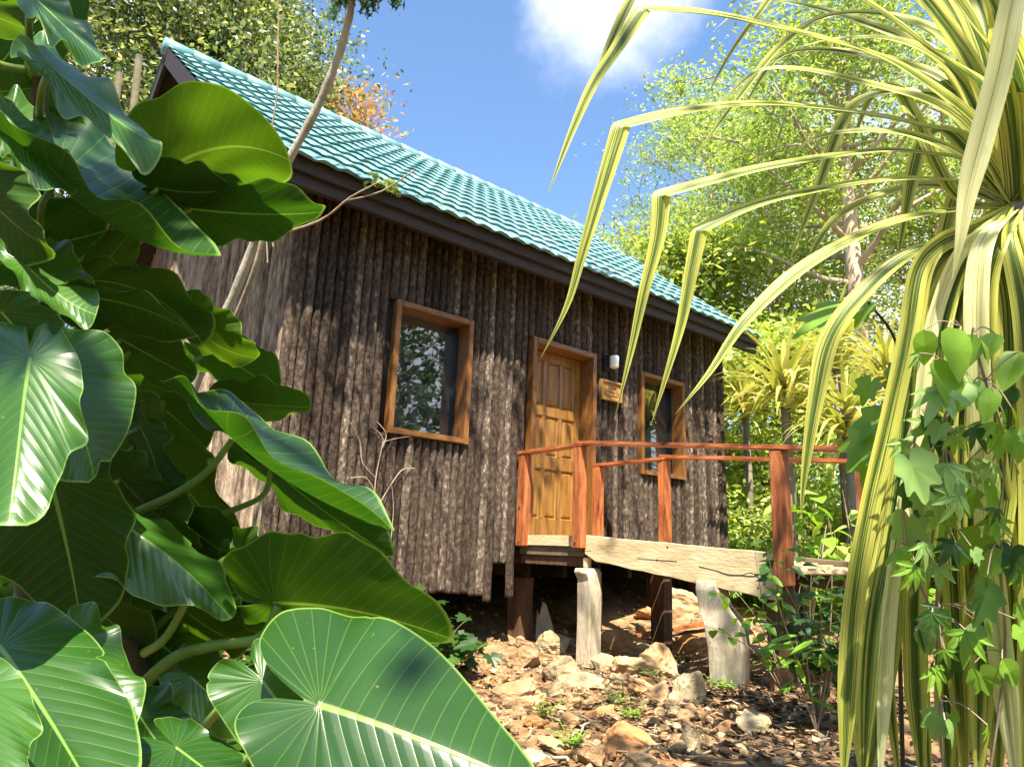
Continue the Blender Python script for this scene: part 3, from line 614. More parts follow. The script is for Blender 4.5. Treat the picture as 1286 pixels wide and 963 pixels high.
# landing deck
mb = MB()
for j in range(7):
    y = -0.10-0.125*j; mb.box(-0.02, 1.06, y-0.118, y, -0.022+rng.uniform(-0.002, 0.002), 0.004, 0.004)
mb.build('landing_deck', MT['beam'], ramp_)
mb = MB()
for j in range(17):
    y = -0.985-0.13*j
    mb.bar((-0.02+rng.uniform(-0.01, 0.01), y, rz(y)-0.025), (1.06, y, rz(y)-0.025), 0.122, 0.024, up=(0, 0.09, 1), bev=0.003)
mb.build('ramp_deck', MT['beam'], ramp_)
mb = MB(); mb.box(-0.075, -0.022, -0.94, -0.02, -0.075, 0.026, 0.005); mb.build('landing_edge', MT['beam'], ramp_)
mb = MB(); mb.box(-0.055, 0.01, -0.93, -0.02, -0.165, -0.078, 0.005); mb.build('landing_joist', MT['beam_dark'], ramp_)
mb = MB(); mb.box(-0.035, 0.02, -0.93, -0.02, -0.255, -0.168, 0.005); mb.box(0.95, 1.03, -0.95, -0.02, -0.20, -0.03, 0.004); mb.build('landing_bearer', MT['stilt'], ramp_)
def slab(x, y0, y1, t0, b0, t1, b1, th, seg=14, jit=0.006):
    mb = MB(); bm = bmesh.new(); rings = []
    for i in range(seg+1):
        q = i/seg; y = y0+(y1-y0)*q; t = t0+(t1-t0)*q+rng.uniform(-jit, jit); b = b0+(b1-b0)*q+rng.uniform(-jit, jit)*1.8
        if i == 0: b += 0.05; y -= 0.0
        o = rng.uniform(-jit, jit)*0.7
        rings.append([bm.verts.new((x-th/2+o, y, b)), bm.verts.new((x+th/2+o, y, b)), bm.verts.new((x+th/2+o, y, t)), bm.verts.new((x-th/2+o, y, t))])
    for r0, r1 in zip(rings, rings[1:]):
        for k in range(4): bm.faces.new((r0[k], r0[(k+1) % 4], r1[(k+1) % 4], r1[k]))
    bm.faces.new(rings[0][::-1]); bm.faces.new(rings[-1])
    bmesh.ops.bevel(bm, geom=bm.edges[:], offset=0.004, segments=1, affect='EDGES'); bmesh.ops.recalc_face_normals(bm, faces=bm.faces)
    mb.add_bm(bm); return mb
slab(-0.05, -0.965, -2.86, 0.030, -0.185, -0.080, -0.405, 0.06, jit=0.003).build('stringer', MT['beam'], ramp_)['label'] = 'pale rough sawn side beam, cracked at its low end'
slab(1.06, -0.965, -2.95, 0.0, -0.17, -0.13, -0.385, 0.06).build('stringer', MT['beam_dark'], ramp_)
strg = [o for o in ramp_.children if o.name.startswith('stringer')][0]
def beamp(u, v, x=-0.0815):
    d = pray(u, v); return CAM+d*((x-CAM.x)/d.x)
mb = MB()
for pts in [[(878, 711), (898, 716), (915, 721), (932, 722), (948, 723), (962, 716), (972, 706), (984, 699)], [(932, 722), (940, 719), (952, 721)], [(948, 723), (958, 726), (966, 724)], [(700, 690), (720, 692), (742, 691)], [(800, 700), (826, 703), (850, 704)]]:
    mb.tube(spline([beamp(*q) for q in pts], 4), 0.0028 if len(pts) > 5 else 0.0014, 5)
for q in [(838, 687), (825, 703), (960, 733), (975, 742), (952, 738), (968, 728)]: mb.tube([beamp(*q)+Vector((0.004, 0, 0)), beamp(*q)-Vector((0.0005, 0, 0))], [0.010, 0.008], 8)
mb.build('crack', MT['black'], strg)
def post(x, y, zb_, zt_, w=0.10, mat='rail', nm='post', tilt=0):
    mb = MB(); mb.bar((x, y, zb_), (x+tilt, y, zt_), w, w, up=(0, 1, 0), bev=0.007, jit=0.003, seg=5); return mb.build(nm, MT[mat], ramp_)
p = post(-0.105, -0.12, -0.085, 0.835, 0.10)
mb = MB()
for z in (-0.04, 0.30): mb.tube([(-0.157, -0.12, z), (-0.164, -0.12, z)], [0.012, 0.010], 8)
mb.build('bolt', MT['steel'], p)
p = post(-0.125, -0.93, -0.09, 0.845, 0.10)
mb = MB(); mb.tube([(-0.177, -0.93, -0.035), (-0.184, -0.93, -0.035)], [0.012, 0.010], 8); mb.build('bolt', MT['steel'], p)
post(1.0, -0.12, 0.0, 0.82, 0.10); post(1.08, -0.98, -0.15, 0.84, 0.10)
post(-0.10, -2.93, -0.30, 0.655, 0.105); post(1.08, -3.02, -0.40, 0.655, 0.105)
def rail(a, b): 
    mb = MB(); mb.bar(a, b, 0.11, 0.035, bev=0.004, jit=0.002, seg=6); return mb.build('handrail', MT['rail_h'], ramp_)
rail((-0.105, -0.055, 0.853), (-0.12, -1.0, 0.866)); rail((1.0, -0.055, 0.838), (1.08, -1.03, 0.86))
rail((-0.12, -0.90, 0.888), (-0.10, -3.45, 0.62)); rail((1.08, -0.95, 0.885), (1.08, -3.2, 0.675))
# piers
def pier(pts, name='pier', mat='pier', lab=None):
    """loft of rectangles (x,y,z,w,d,twist)"""
    mb = MB(); bm = bmesh.new(); rings = []
    for (x, y, z, wx, wy, tw) in pts:
        c, s = math.cos(tw), math.sin(tw)
        rings.append([bm.verts.new((x+(i*wx*c-j*wy*s)/2+rng.uniform(-.006, .006), y+(i*wx*s+j*wy*c)/2+rng.uniform(-.006, .006), z+rng.uniform(-.006, .006))) for i, j in ((-1, -1), (1, -1), (1, 1), (-1, 1))])
    for r0, r1 in zip(rings, rings[1:]):
        for k in range(4): bm.faces.new((r0[k], r0[(k+1) % 4], r1[(k+1) % 4], r1[k]))
    bm.faces.new(rings[0][::-1]); bm.faces.new(rings[-1])
    bmesh.ops.bevel(bm, geom=bm.edges[:], offset=0.006, segments=1, affect='EDGES'); bmesh.ops.recalc_face_normals(bm, faces=bm.faces)
    mb.add_bm(bm); o = mb.build(name, MT[mat], ramp_)
    if lab: o['label'] = lab
    return o
g0 = gh(-0.08, -1.0)
pier([(-0.075, -1.02, g0-0.15, .165, .15, .05), (-0.075, -1.02, -0.75, .165, .15, .05), (-0.075, -1.02, -0.45, .16, .15, .05), (-0.078, -1.02, -0.36, .165, .15, .05), (-0.085, -1.01, -0.30, .21, .15, .08), (-0.08, -1.0, -0.268, .19, .13, .1)], lab='short pale pier with a split flared head')
mb = MB(); mb.bar((-0.03, -0.95, -0.26), (-0.03, -0.95, -0.17), 0.06, 0.05, up=(0, 1, 0)); mb.build('packing_block', MT['beam'], ramp_)
g1 = gh(0.0, -2.38)
pier([(-0.02, -2.40, g1-0.15, .19, .21, .2), (-0.02, -2.42, -0.78, .21, .26, .2), (-0.03, -2.40, -0.62, .20, .27, .25), (-0.04, -2.33, -0.50, .18, .22, .2), (-0.05, -2.28, -0.37, .17, .18, .1), (-0.05, -2.26, -0.30, .12, .15, .1)], lab='leaning pale pier with a bulging foot near the ramp end')
for (x, y) in ((1.05, -0.95), (1.05, -2.4), (0.15, -2.75), (1.05, -2.9)):
    mb = MB(); mb.bar((x, y, gh(x, y)-0.1), (x, y, rz(y)-0.16), 0.16, 0.16, up=(0, 1, 0), bev=0.01, jit=0.005, seg=3); mb.build('pier', MT['stilt'], ramp_)

# ------------------------------------------------------------------ trees
class Cloud:
    """many leaf faces collected for one crown"""
    def __init__(s): s.c = []; s.n = 0
    def add(s, C, L, W, rs, flat=0.35, droop=0.2):
        n = len(C)
        if not n: return
        a = rs.normal(size=(n, 3)); a[:, 2] = a[:, 2]*0.6-droop; a /= np.linalg.norm(a, axis=1)[:, None]
        nn = rs.normal(size=(n, 3))*(1-flat)+np.array([0, 0, 1.0])*flat*2; b = np.cross(nn, a); b /= (np.linalg.norm(b, axis=1)[:, None]+1e-9)
        l = L*rs.uniform(0.6, 1.35, n)[:, None]; w = W*rs.uniform(0.7, 1.3, n)[:, None]
        s.c.append(np.stack([C-a*l*0.5, C+b*w*0.5-a*l*0.05, C+a*l*0.5, C-b*w*0.5-a*l*0.05], 1).reshape(-1, 3))
    def build(s, name, mat, parent=None, loc=None):
        V = np.concatenate(s.c); F = np.arange(len(V)).reshape(-1, 4)
        return mesh_np(name, V, F, mat, parent, loc)
def tree(label, base, h, tr, cr, nl, nleaf, L, W, leafmat, barkmat, seed, cb=0.35, lean=(0, 0), sig=0.45, group=None, cat='tree', name='tree', subs=3, up=0.5, extra=None, droop=0.2, dens=1.0):
    rg = random.Random(seed); rs = np.random.RandomState(seed)
    base = Vector(base); t = thing(name, base, label, cat, group)
    mb = MB(); n = 12; pts = []; ph = rg.uniform(0, 6)
    for i in range(n+1):
        q = i/n; pts.append(base+Vector((lean[0]*q*q+0.012*h*math.sin(q*5+ph)*q, lean[1]*q*q+0.012*h*math.cos(q*4+ph)*q, -0.2+q*h*0.94)))
    rad = [tr*(1.25-0.25*min(1, i*3/n)) * (1-0.88*i/n)**0.8+0.012 for i in range(n+1)]
    mb.tube(pts, rad, 10)
    cl = []
    for k in range(nl):
        q = cb+(0.97-cb)*((k+0.5)/nl)**0.9; f = q*n; i = min(n-1, int(f)); p = pts[i].lerp(pts[i+1], f-i)
        az = k*2.39996+rg.uniform(-.5, .5); prof = math.sin(math.pi*min(1, max(0.1, (q-cb)/(1-cb)*0.75+0.22)))
        ln = cr*prof*rg.uniform(0.65, 1.15); el = up*rg.uniform(0.5, 1.5)
        dv = Vector((math.cos(az), math.sin(az), el)).normalized(); P = [p]
        for j in range(4):
            dv = (dv+Vector((rg.uniform(-.22, .22), rg.uniform(-.22, .22), rg.uniform(-.2, .25)))).normalized(); P.append(P[-1]+dv*ln/4)
        r0 = max(0.012, rad[i]*0.42); mb.tube(P, [r0*(1-0.2*j) for j in range(5)], 6)
        for j in range(2, 5): cl.append((P[j], 0.6+0.2*j))
        for s_ in range(subs):
            a = P[rg.randint(1, 4)]; d2 = (dv+Vector((rg.gauss(0, .8), rg.gauss(0, .8), rg.gauss(0.1, .5)))).normalized(); l2 = ln*rg.uniform(0.2, 0.5)
            mid_ = a+d2*l2*0.5+Vector((0, 0, rg.uniform(-.1, .15))); e_ = a+d2*l2
            mb.tube([a, mid_, e_], [r0*0.45, r0*0.3, r0*0.15], 5); cl.append((e_, 1.0)); cl.append((mid_, 0.7))
    mb.build('trunk', barkmat, t, smooth=True)
    c = Cloud(); wts = np.array([w for _, w in cl])*rs.gamma(1.6, 1.0, len(cl)); wts /= wts.sum()
    cnt = rs.multinomial(int(nleaf*dens), wts)
    for (p, _), k in zip(cl, cnt):
        s_ = sig*rs.uniform(0.5, 1.3); C = np.array(p)+np.clip(rs.normal(size=(k, 3)), -1.5, 1.5)*np.array([s_, s_, s_*0.55])
        c.add(C, L, W, rs, droop=droop)
    c.build('crown', leafmat, t)
    return t
def on_ground(u, v, d, dz=0):
    p = at(u, v, d); return Vector((p.x, p.y, gh(p.x, p.y)+dz))
GR = 'tall trees behind the cabin'
# left: dense olive trees behind the roof
tree('dense olive-leaved tree rising behind the peak of the turquoise roof', on_ground(235, 600, 15), 15.0, 0.22, 3.4, 30, 15000, 0.125, 0.06, MT['leaf_olive'], MT['trunk_grey'], 11, cb=0.3, sig=0.6, group=GR, dens=4.0)
tree('broad olive-leaved tree at the far left behind the big leaves', on_ground(110, 600, 13), 13.5, 0.2, 3.6, 28, 14000, 0.125, 0.06, MT['leaf_olive'], MT['trunk_grey'], 12, cb=0.25, sig=0.6, group=GR, dens=4.0)
tree('dark leafy tree whose crown touches the roof ridge beside the orange blossom', on_ground(335, 600, 18), 14.5, 0.2, 1.7, 26, 8000, 0.125, 0.06, MT['leaf_olive'], MT['trunk_grey'], 13, cb=0.4, sig=0.42, group=GR, dens=3.8)
tree('deep green shaded tree low behind the left gable', on_ground(190, 640, 16), 6.5, 0.15, 3.0, 20, 7000, 0.18, 0.09, MT['leaf_dark'], MT['trunk_grey'], 14, cb=0.12, sig=0.6, group=GR, dens=2)
t = tree('slender tree with orange blossom above the left end of the ridge', on_ground(412, 600, 16.2), 12.5, 0.09, 0.8, 16, 1500, 0.13, 0.08, MT['leaf_orange'], MT['trunk_grey'], 15, cb=0.74, sig=0.35, group=GR)
# right: airy yellow-green trees
RT = [
 ('tall airy tree with thick peeling pale pink trunk behind the strap leaves', (1092, 650, 13.0), 12.5, 0.24, 3.4, 26, 9000, 'leaf_yg', 'trunk_pale', 21, 0.45, 0.55),
 ('fine-leaved tree left of the pale pink trunk, over the roof end', (985, 650, 16.5), 11.5, 0.14, 3.2, 26, 10000, 'leaf_yg', 'trunk_pale', 22, 0.25, 0.55),
 ('lime green leafy tree right above the end of the turquoise roof', (880, 650, 15.0), 7.6, 0.12, 2.3, 24, 8500, 'leaf_lime', 'trunk_grey', 23, 0.25, 0.5),
 ('thin sparse tree with bare grey twigs beside the drooping leaf tips', (735, 650, 17.0), 8.0, 0.09, 1.9, 20, 1300, 'leaf_yg', 'trunk_pale', 24, 0.45, 0.5),
 ('yellow-green tree with forked trunk at the far right edge', (1215, 650, 15.0), 11.0, 0.16, 3.4, 24, 9000, 'leaf_yg', 'trunk_pale', 25, 0.3, 0.55),
 ('small round lime tree directly behind the cabin corner', (965, 660, 13.0), 4.6, 0.08, 2.0, 20, 6000, 'leaf_lime', 'trunk_grey', 26, 0.12, 0.45),
 ('tall thin tree farthest back between the two pale trunks', (1040, 650, 21.0), 14.0, 0.14, 3.6, 26, 9000, 'leaf_yg', 'trunk_pale', 27, 0.3, 0.6),
 ('airy tall tree leaning into the sky left of the pale pink trunk', (905, 650, 20.0), 14.5, 0.15, 3.4, 24, 8000, 'leaf_yg', 'trunk_pale', 28, 0.45, 0.6),
]
for lab, (u, v, d), h, tr_, cr_, nl, nleaf, lm, bk, sd_, cb, sg in RT:
    tree(lab, on_ground(u, v, d), h, tr_, cr_, nl, nleaf, 0.135 if lm == 'leaf_yg' else 0.16, 0.05 if lm == 'leaf_yg' else 0.085, MT[lm], MT[bk], sd_, cb=cb, sig=sg, group=GR, dens=2.5 if lm == 'leaf_yg' else 2.2)
# trees on the camera's side of the path: they stand in the window panes and shade the yard
GS = 'trees in front of the cabin'
for k, (x, y, h, cr_, nlf) in enumerate([(4.5, -10.5, 9.0, 3.2, 2100), (9.5, -9.5, 10.0, 3.4, 2300), (7.0, -14.0, 13.0, 4.0, 2600), (1.5, -13.5, 11.0, 3.5, 2200)]):
    tree('leafy tree across the yard mirrored in the louvre windows', (x, y, gh(x, y)), h, 0.16, cr_, 22, nlf, 0.22, 0.11, MT['leaf_dark'], MT['trunk_grey'], 40+k, cb=0.15, sig=0.6, group=GS)
# far woods close the horizon
rs = np.random.RandomState(3); c = Cloud()
az = R_(50)-rs.uniform(-1.35, 1.1, 26000); dist = rs.uniform(27, 36, 26000); hh = rs.beta(1.1, 2.2, 26000)
bx, by = CAM.x+dist*np.cos(az), CAM.y+dist*np.sin(az)
top = 5.0+2.5*np.sin(az*9)+1.6*np.sin(az*23+1)
c.add(np.stack([bx, by, -0.5+hh*top], 1), 0.55, 0.32, rs)
tag(c.build('far_woods', MT['leaf_yg']), 'pale mass of woodland far behind the cabin', 'woods', kind='stuff'); c = Cloud()
az = R_(50)+rs.uniform(1.25, 2*math.pi-1.25, 24000); dist = rs.uniform(15, 21, 24000); hh = rs.beta(1.1, 1.7, 24000)  # unseen woods added to block sky light, dark-leaved to cut the fill
top = 11.0+3.0*np.sin(az*7)+2.0*np.sin(az*17+1)
c.add(np.stack([CAM.x+dist*np.cos(az), CAM.y+dist*np.sin(az), -1.0+hh*top], 1), 0.5, 0.3, rs)
tag(c.build('blocker_woods', MT['leaf_dark']), 'unseen dark woodland added behind the viewer to block sky light', 'woods', kind='stuff')

# slim leaning tree between the big leaves and the cabin
P = spline([at(u, v, d) for u, v, d in [(448, -60, 3.0), (442, 0, 3.02), (428, 62, 3.05), (396, 140, 3.1), (345, 236, 3.15), (300, 355, 3.2), (262, 440, 3.25), (225, 545, 3.3), (190, 660, 3.35), (165, 790, 3.4)]], 5)
bp_ = P[-1].copy(); bp_.z = gh(bp_.x, bp_.y); P[-1] = bp_+Vector((0, 0, -0.1))
slim = thing('slim_tree', bp_, 'slim bare leaning tree trunk crossing in front of the cabin corner', 'tree')
mb = MB(); mb.tube(P, [0.0150+0.009*i/(len(P)-1)+0.002*math.sin(i*2.1) for i in range(len(P))], 10); tr_o = mb.build('trunk', MT['slim_bark'], slim, smooth=True)
mb = MB(); mb.tube(spline([at(338, 225, 3.12), at(336, 262, 3.1), at(322, 330, 3.12), at(295, 400, 3.18), at(268, 452, 3.22)], 5), 0.011, 8)
mb.tube(spline([at(330, 300, 3.16), at(400, 278, 3.1), at(440, 248, 3.05), at(478, 228, 3.0)], 4), [0.006]*5+[0.005]*4+[0.0035]*4, 6)
mb.tube(spline([at(436, 252, 3.05), at(480, 240, 3.02), at(520, 214, 3.0)], 4), 0.0035, 6)
mb.build('branch', MT['twig'], slim, smooth=True)
c = Cloud(); rs = np.random.RandomState(8)
tw = MB()
for k in range(16):   # feathery drooping sprays at the top
    a = at(449+rs.uniform(-3, 3), -14+rs.uniform(-40, 6), 3.02); dx = rs.uniform(-34, 62)
    pl = spline([a, at(449+dx*0.6, -12+rs.uniform(-20, 4), 3.0+rs.uniform(-.1, .1)), at(449+dx, 6+rs.uniform(-18, 22), 3.0+rs.uniform(-.15, .15))], 10)
    tw.tube(pl, 0.0018, 4)
    for p in pl[5:]:
        c.add(np.array(p)[None]+rs.normal(size=(7, 3))*0.012, 0.035, 0.010, rs, droop=1.2)
tw.build('spray_stem', MT['twig'], slim); c.build('crown', MT['leaf_dark'], slim)
vine = MB(); vine.tube(spline([at(350, -30, 2.95), at(349, 60, 2.95), at(348, 118, 2.95), at(341, 165, 2.95), at(339, 215, 2.95), at(337, 262, 2.95), at(343, 310, 2.95)], 6), 0.0035, 6)
vine.tube(spline([at(341, 160, 2.952), at(337, 190, 2.94), at(341, 220, 2.95), at(334, 262, 2.95), at(336, 330, 2.95)], 6), 0.003, 6)
tag(vine.build('hanging_vine', MT['twig'], loc=at(340, 300, 2.95)), 'thin dry vine hanging straight down in front of the backlit leaf', 'vine')
# grey poles left of the roof peak
for (u, v0, v1, lab) in ((150, 92, 330, 'shorter weathered grey pole standing left of the roof peak'), (175, 70, 330, 'taller weathered grey pole nearest the roof peak')):
    a, b = at(u, v0, 9.5), at(u-6, v1, 9.5); b = Vector((b.x, b.y, gh(b.x, b.y)))
    mb = MB(); mb.tube([b, b.lerp(a, .5), a], [0.055, 0.05, 0.045], 8); tag(mb.build('wooden_pole', MT['stem_dark'], loc=b, smooth=True), lab, 'pole', 'poles left of the roof')
# fern tuft growing in the eave
rs = np.random.RandomState(4); fp = Vector((-2.25, YE-0.03, ZE-0.02)); ft = thing('fern_tuft', fp, 'little yellowing fern tuft growing on the eave edge', 'fern')
c = Cloud(); mb = MB()
for k in range(16):
    az_ = rs.uniform(0, 6.28); dv = Vector((0.9*math.cos(az_), -0.25-0.5*abs(math.sin(az_)), rs.uniform(0.1, 0.9))).normalized(); l = rs.uniform(0.10, 0.22)
    pl = spline([fp, fp+dv*l*0.6, fp+dv*l+Vector((0, -0.03, -0.12))], 6); mb.tube(pl, 0.002, 4)
    for p in pl[3:]: c.add(np.array(p)[None]+rs.normal(size=(3, 3))*0.008, 0.035, 0.014, rs)
mb.build('stalk', MT['twig'], ft); c.build('frond', MT['leaf_yg'], ft)

# ------------------------------------------------------------------ elephant ear plants
RT_ = np.array([[0, 1.0], [5, .95], [12, .865], [22, .765], [35, .665], [50, .585], [65, .53], [82, .495], [100, .475], [120, .465], [138, .45], [152, .405], [163, .31], [171, .18], [176, .07], [180, .03]])
NT, NRG = 96, 17
th_ = np.linspace(-180, 180, NT, endpoint=False)+180/NT
Rth = np.interp(np.abs(th_), RT_[:, 0], RT_[:, 1])
for _ in range(2): Rth = 0.25*np.roll(Rth, 1)+0.5*Rth+0.25*np.roll(Rth, -1)
rings = np.linspace(0, 1, NRG+1)[1:]**0.85; rings[-2] = 0.978; rings[-1] = 1.0
fx = (rings[:, None]*Rth[None]*np.sin(np.radians(th_))[None]); fy = (rings[:, None]*Rth[None]*np.cos(np.radians(th_))[None])
XM = np.abs(fx).max()
FXY = np.concatenate([[[0, 0]], np.stack([fx.ravel(), fy.ravel()], 1)])
FRIM = np.concatenate([[0], np.repeat(rings, NT)])
c_ = FXY[:, 1]-0.42*np.abs(FXY[:, 0])-0.30*FXY[:, 0]**2
th0 = math.atan2(1, 0.42); tha = np.arctan2(np.abs(FXY[:, 0]), FXY[:, 1])
PHASE = np.where(c_ >= 0, c_*12.5, -(tha-th0)*4.2)+1000.0
SPAC = np.where(c_ >= 0, 1/12.5, np.maximum(0.01, np.hypot(FXY[:, 0], FXY[:, 1])/4.2))
LF = [(0, 1+i, 1+(i+1) % NT) for i in range(NT)]
LFQ = [(1+r*NT+i, 1+(r+1)*NT+i, 1+(r+1)*NT+(i+1) % NT, 1+r*NT+(i+1) % NT) for r in range(NRG-1) for i in range(NT)]
def P3(p): return at(*p)
def ear_leaf(parent, B, T, L, Rr, face=1, bow=(0, 0), curl=0.10, wave=0.035, seed=0, stalk=None, crown=None, label=None, tipdrop=0.0, sr=0.008):
    if face < 0 and (L[2]-Rr[2])*(Rr[1]-L[1]) > 0: L, Rr = (L[0], L[1], Rr[2]), (Rr[0], Rr[1], L[2])   # seen from below: upper margin leans toward the viewer
    B, T, L, Rr = P3(B), P3(T), P3(L), P3(Rr); rg = random.Random(seed)
    depth = (B-CAM).dot(FW); bowv = (RI*bow[0]-UP*bow[1])*(depth/FPX)
    Ax = T-B
    def Mid(y):
        yy = np.asarray(y); q = np.where(yy > 0, 4*yy*(1-yy), 4*yy*0.55)
        return np.array(B)[None]+np.outer(yy, np.array(Ax))+np.outer(q, np.array(bowv))
    M25 = Vector(Mid([0.25])[0]); WL, WR = L-M25, Rr-M25
    N = Ax.cross(WR-WL).normalized()
    if (N.dot(CAM-M25) > 0) != (face > 0): N = -N
    an_ = np.arctan2(FXY[:, 0], FXY[:, 1]); sc_ = 1+0.035*np.sin(3*an_+rg.uniform(0, 6))+0.02*np.sin(5*an_+rg.uniform(0, 6))
    for _ in range(rg.choice([0, 1, 2, 2, 3])):   # nibbled and torn spots on the margin
        a0, wd, dp = rg.uniform(-2.4, 2.4), rg.uniform(0.012, 0.05), rg.uniform(0.03, 0.10); sc_ = sc_-dp*np.exp(-((an_-a0)/wd)**2)
    sc_ = 1+(sc_-1)*FRIM**2.5
    x, y = FXY[:, 0]*sc_, FXY[:, 1]*sc_; xn = np.abs(x)/XM
    Wside = np.where((x < 0)[:, None], np.array(WL)[None], np.array(WR)[None])
    aw = np.where(x < 0, WL.length, WR.length)
    Pn = Mid(y)+Wside*xn[:, None]
    ang = np.arctan2(x, y); k1, k2 = rg.choice([6, 7, 8]), rg.choice([11, 13, 15]); p1, p2 = rg.uniform(0, 6), rg.uniform(0, 6)
    off = curl*aw*(xn**2)+1.35*wave*Ax.length*(FRIM**3)*(np.sin(k1*ang+p1)+0.5*np.sin(k2*ang+p2))*np.minimum(1, FRIM*1.0)
    off -= tipdrop*Ax.length*np.maximum(0, y-0.6)**2*4
    # blade quilts gently between the veins
    off += 0.0015*Ax.length*np.abs(np.sin(math.pi*PHASE))*np.minimum(1, 4*xn)
    Pn = Pn+off[:, None]*np.array(N)[None]
    # orient so that the upper side is the front face
    i0, i1, i2 = LFQ[3*NT+10][:3]; a, b, c3 = (Vector(Pn[i]) for i in (i0, i1, i2))
    tri = (b-a).cross(c3-a); fl = tri.dot(N) < 0
    F = [f[::-1] if fl else f for f in LF]+[f[::-1] if fl else f for f in LFQ]
    o = mesh_np('leaf', Pn, F, MT['big_leaf'], parent, smooth=True, uv={'flat': FXY, 'vein': np.stack([PHASE, SPAC], 1), 'rim': np.stack([FRIM, FRIM], 1)})
    if label: o['label'] = label
    if stalk is not None: pl = [B+Ax*0.02-N*0.004]+[P3(s) for s in stalk]
    elif crown is not None:
        C = P3(crown); d0 = (-Ax.normalized()*0.5-N*0.5+Vector((0, 0, -0.35)))
        pl = [B+Ax*0.02-N*0.004, B.lerp(C, 0.22)-N*0.035-Ax.normalized()*0.01, B.lerp(C, 0.6)-N*0.03+Vector((0, 0, -0.03)), C]
    else: return o
    sp_ = spline(pl, 6); n = len(sp_)
    mb = MB(); mb.tube(sp_, [sr*(0.7+0.6*i/(n-1)) for i in range(n)], 8); mb.build('stalk', MT['stem'], o, smooth=True)
    return o
def stem_line(pts, r0, r1, root, parent):
    pts = [P3(p) for p in pts]; g = P3(root); g.z = gh(g.x, g.y)-0.05
    sp_ = spline(pts+[g], 6); n = len(sp_); mb = MB(); mb.tube(sp_, [r0+(r1-r0)*i/(n-1)+0.002*math.sin(i*1.7) for i in range(n)], 10)
    mb.build('stem', MT['stem_dark'], parent, smooth=True); return g
GE = 'elephant ear plants on the left'
def plant(label, root):
    g = P3(root); return thing('elephant_ear_plant', (g.x, g.y, gh(g.x, g.y)), label, 'plant', GE)
# A: tall plant filling the upper left
A = plant('tallest elephant ear plant, its backlit round leaf overlapping the turquoise roof', (30, 990, 1.95))
stem_line([(55, 60, 1.62), (48, 180, 1.72), (60, 320, 1.82), (40, 520, 1.9), (30, 760, 1.95)], 0.018, 0.03, (30, 990, 1.95), A)
ear_leaf(A, (208, 214, 1.72), (368, 206, 1.78), (242, 104, 1.92), (296, 262, 1.60), -1, (0, -26), 0.10, 0.02, 1, stalk=[(185, 235, 1.74), (130, 275, 1.8), (62, 330, 1.84)], label='large round backlit leaf over the roof')
ear_leaf(A, (60, 80, 1.40), (209, 200, 1.26), (136, 118, 1.50), (112, 166, 1.30), 1, (4, 6), 0.05, 0.03, 2, crown=(52, 140, 1.7))
ear_leaf(A, (36, -10, 1.36), (128, 77, 1.24), (100, 30, 1.42), (70, 62, 1.28), 1, (0, 0), 0.08, 0.03, 3, crown=(50, 90, 1.65))
ear_leaf(A, (70, -60, 1.5), (96, 36, 1.5), (112, -20, 1.55), (38, -18, 1.5), -1, (0, 0), 0.1, 0.03, 4)
ear_leaf(A, (-55, 0, 1.5), (48, 44, 1.46), (5, -6, 1.55), (-20, 45, 1.42), -1, (0, 0), 0.1, 0.03, 5, crown=(50, 90, 1.65))
ear_leaf(A, (38, 36, 1.62), (-30, 116, 1.62), (62, 96, 1.66), (-30, 30, 1.6), -1, (0, 0), 0.1, 0.03, 6, crown=(50, 100, 1.68))
ear_leaf(A, (-40, 120, 1.78), (124, 205, 1.82), (62, 110, 1.9), (10, 215, 1.72), -1, (0, 0), 0.1, 0.03, 7, crown=(46, 200, 1.76))
ear_leaf(A, (66, 226, 1.5), (277, 329, 1.46), (158, 208, 1.82), (116, 236, 1.38), 1, (0, 24), 0.12, 0.025, 8, crown=(54, 290, 1.8), label='leaf folded lengthwise with grey sheen inside')
ear_leaf(A, (236, 262, 1.78), (405, 268, 1.80), (320, 226, 1.9), (300, 310, 1.7), -1, (0, 4), 0.08, 0.03, 9, stalk=[(220, 272, 1.8), (150, 320, 1.84), (60, 380, 1.86)])
ear_leaf(A, (118, 348, 1.72), (170, 284, 1.74), (122, 300, 1.76), (172, 326, 1.7), -1, (0, 0), 0.1, 0.02, 10, crown=(58, 400, 1.84))
ear_leaf(A, (-30, 330, 1.75), (136, 292, 1.78), (40, 245, 1.82), (60, 352, 1.7), -1, (0, 0), 0.1, 0.03, 11, crown=(56, 380, 1.84))
ear_leaf(A, (112, 352, 1.66), (262, 437, 1.64), (196, 338, 1.82), (158, 392, 1.6), -1, (8, -20), 0.05, 0.03, 12, crown=(58, 440, 1.86))
ear_leaf(A, (86, 372, 1.48), (250, 428, 1.54), (146, 362, 1.64), (126, 420, 1.44), -1, (6, -14), 0.06, 0.025, 13, crown=(54, 470, 1.8))
ear_leaf(A, (150, 425, 1.7), (246, 478, 1.76), (214, 420, 1.8), (176, 482, 1.66), -1, (0, 0), 0.08, 0.03, 14, crown=(50, 520, 1.88))
ear_leaf(A, (196, 236, 1.70), (300, 236, 1.75), (240, 205, 1.78), (236, 262, 1.66), -1, (0, 6), 0.08, 0.03, 15, crown=(56, 340, 1.84))
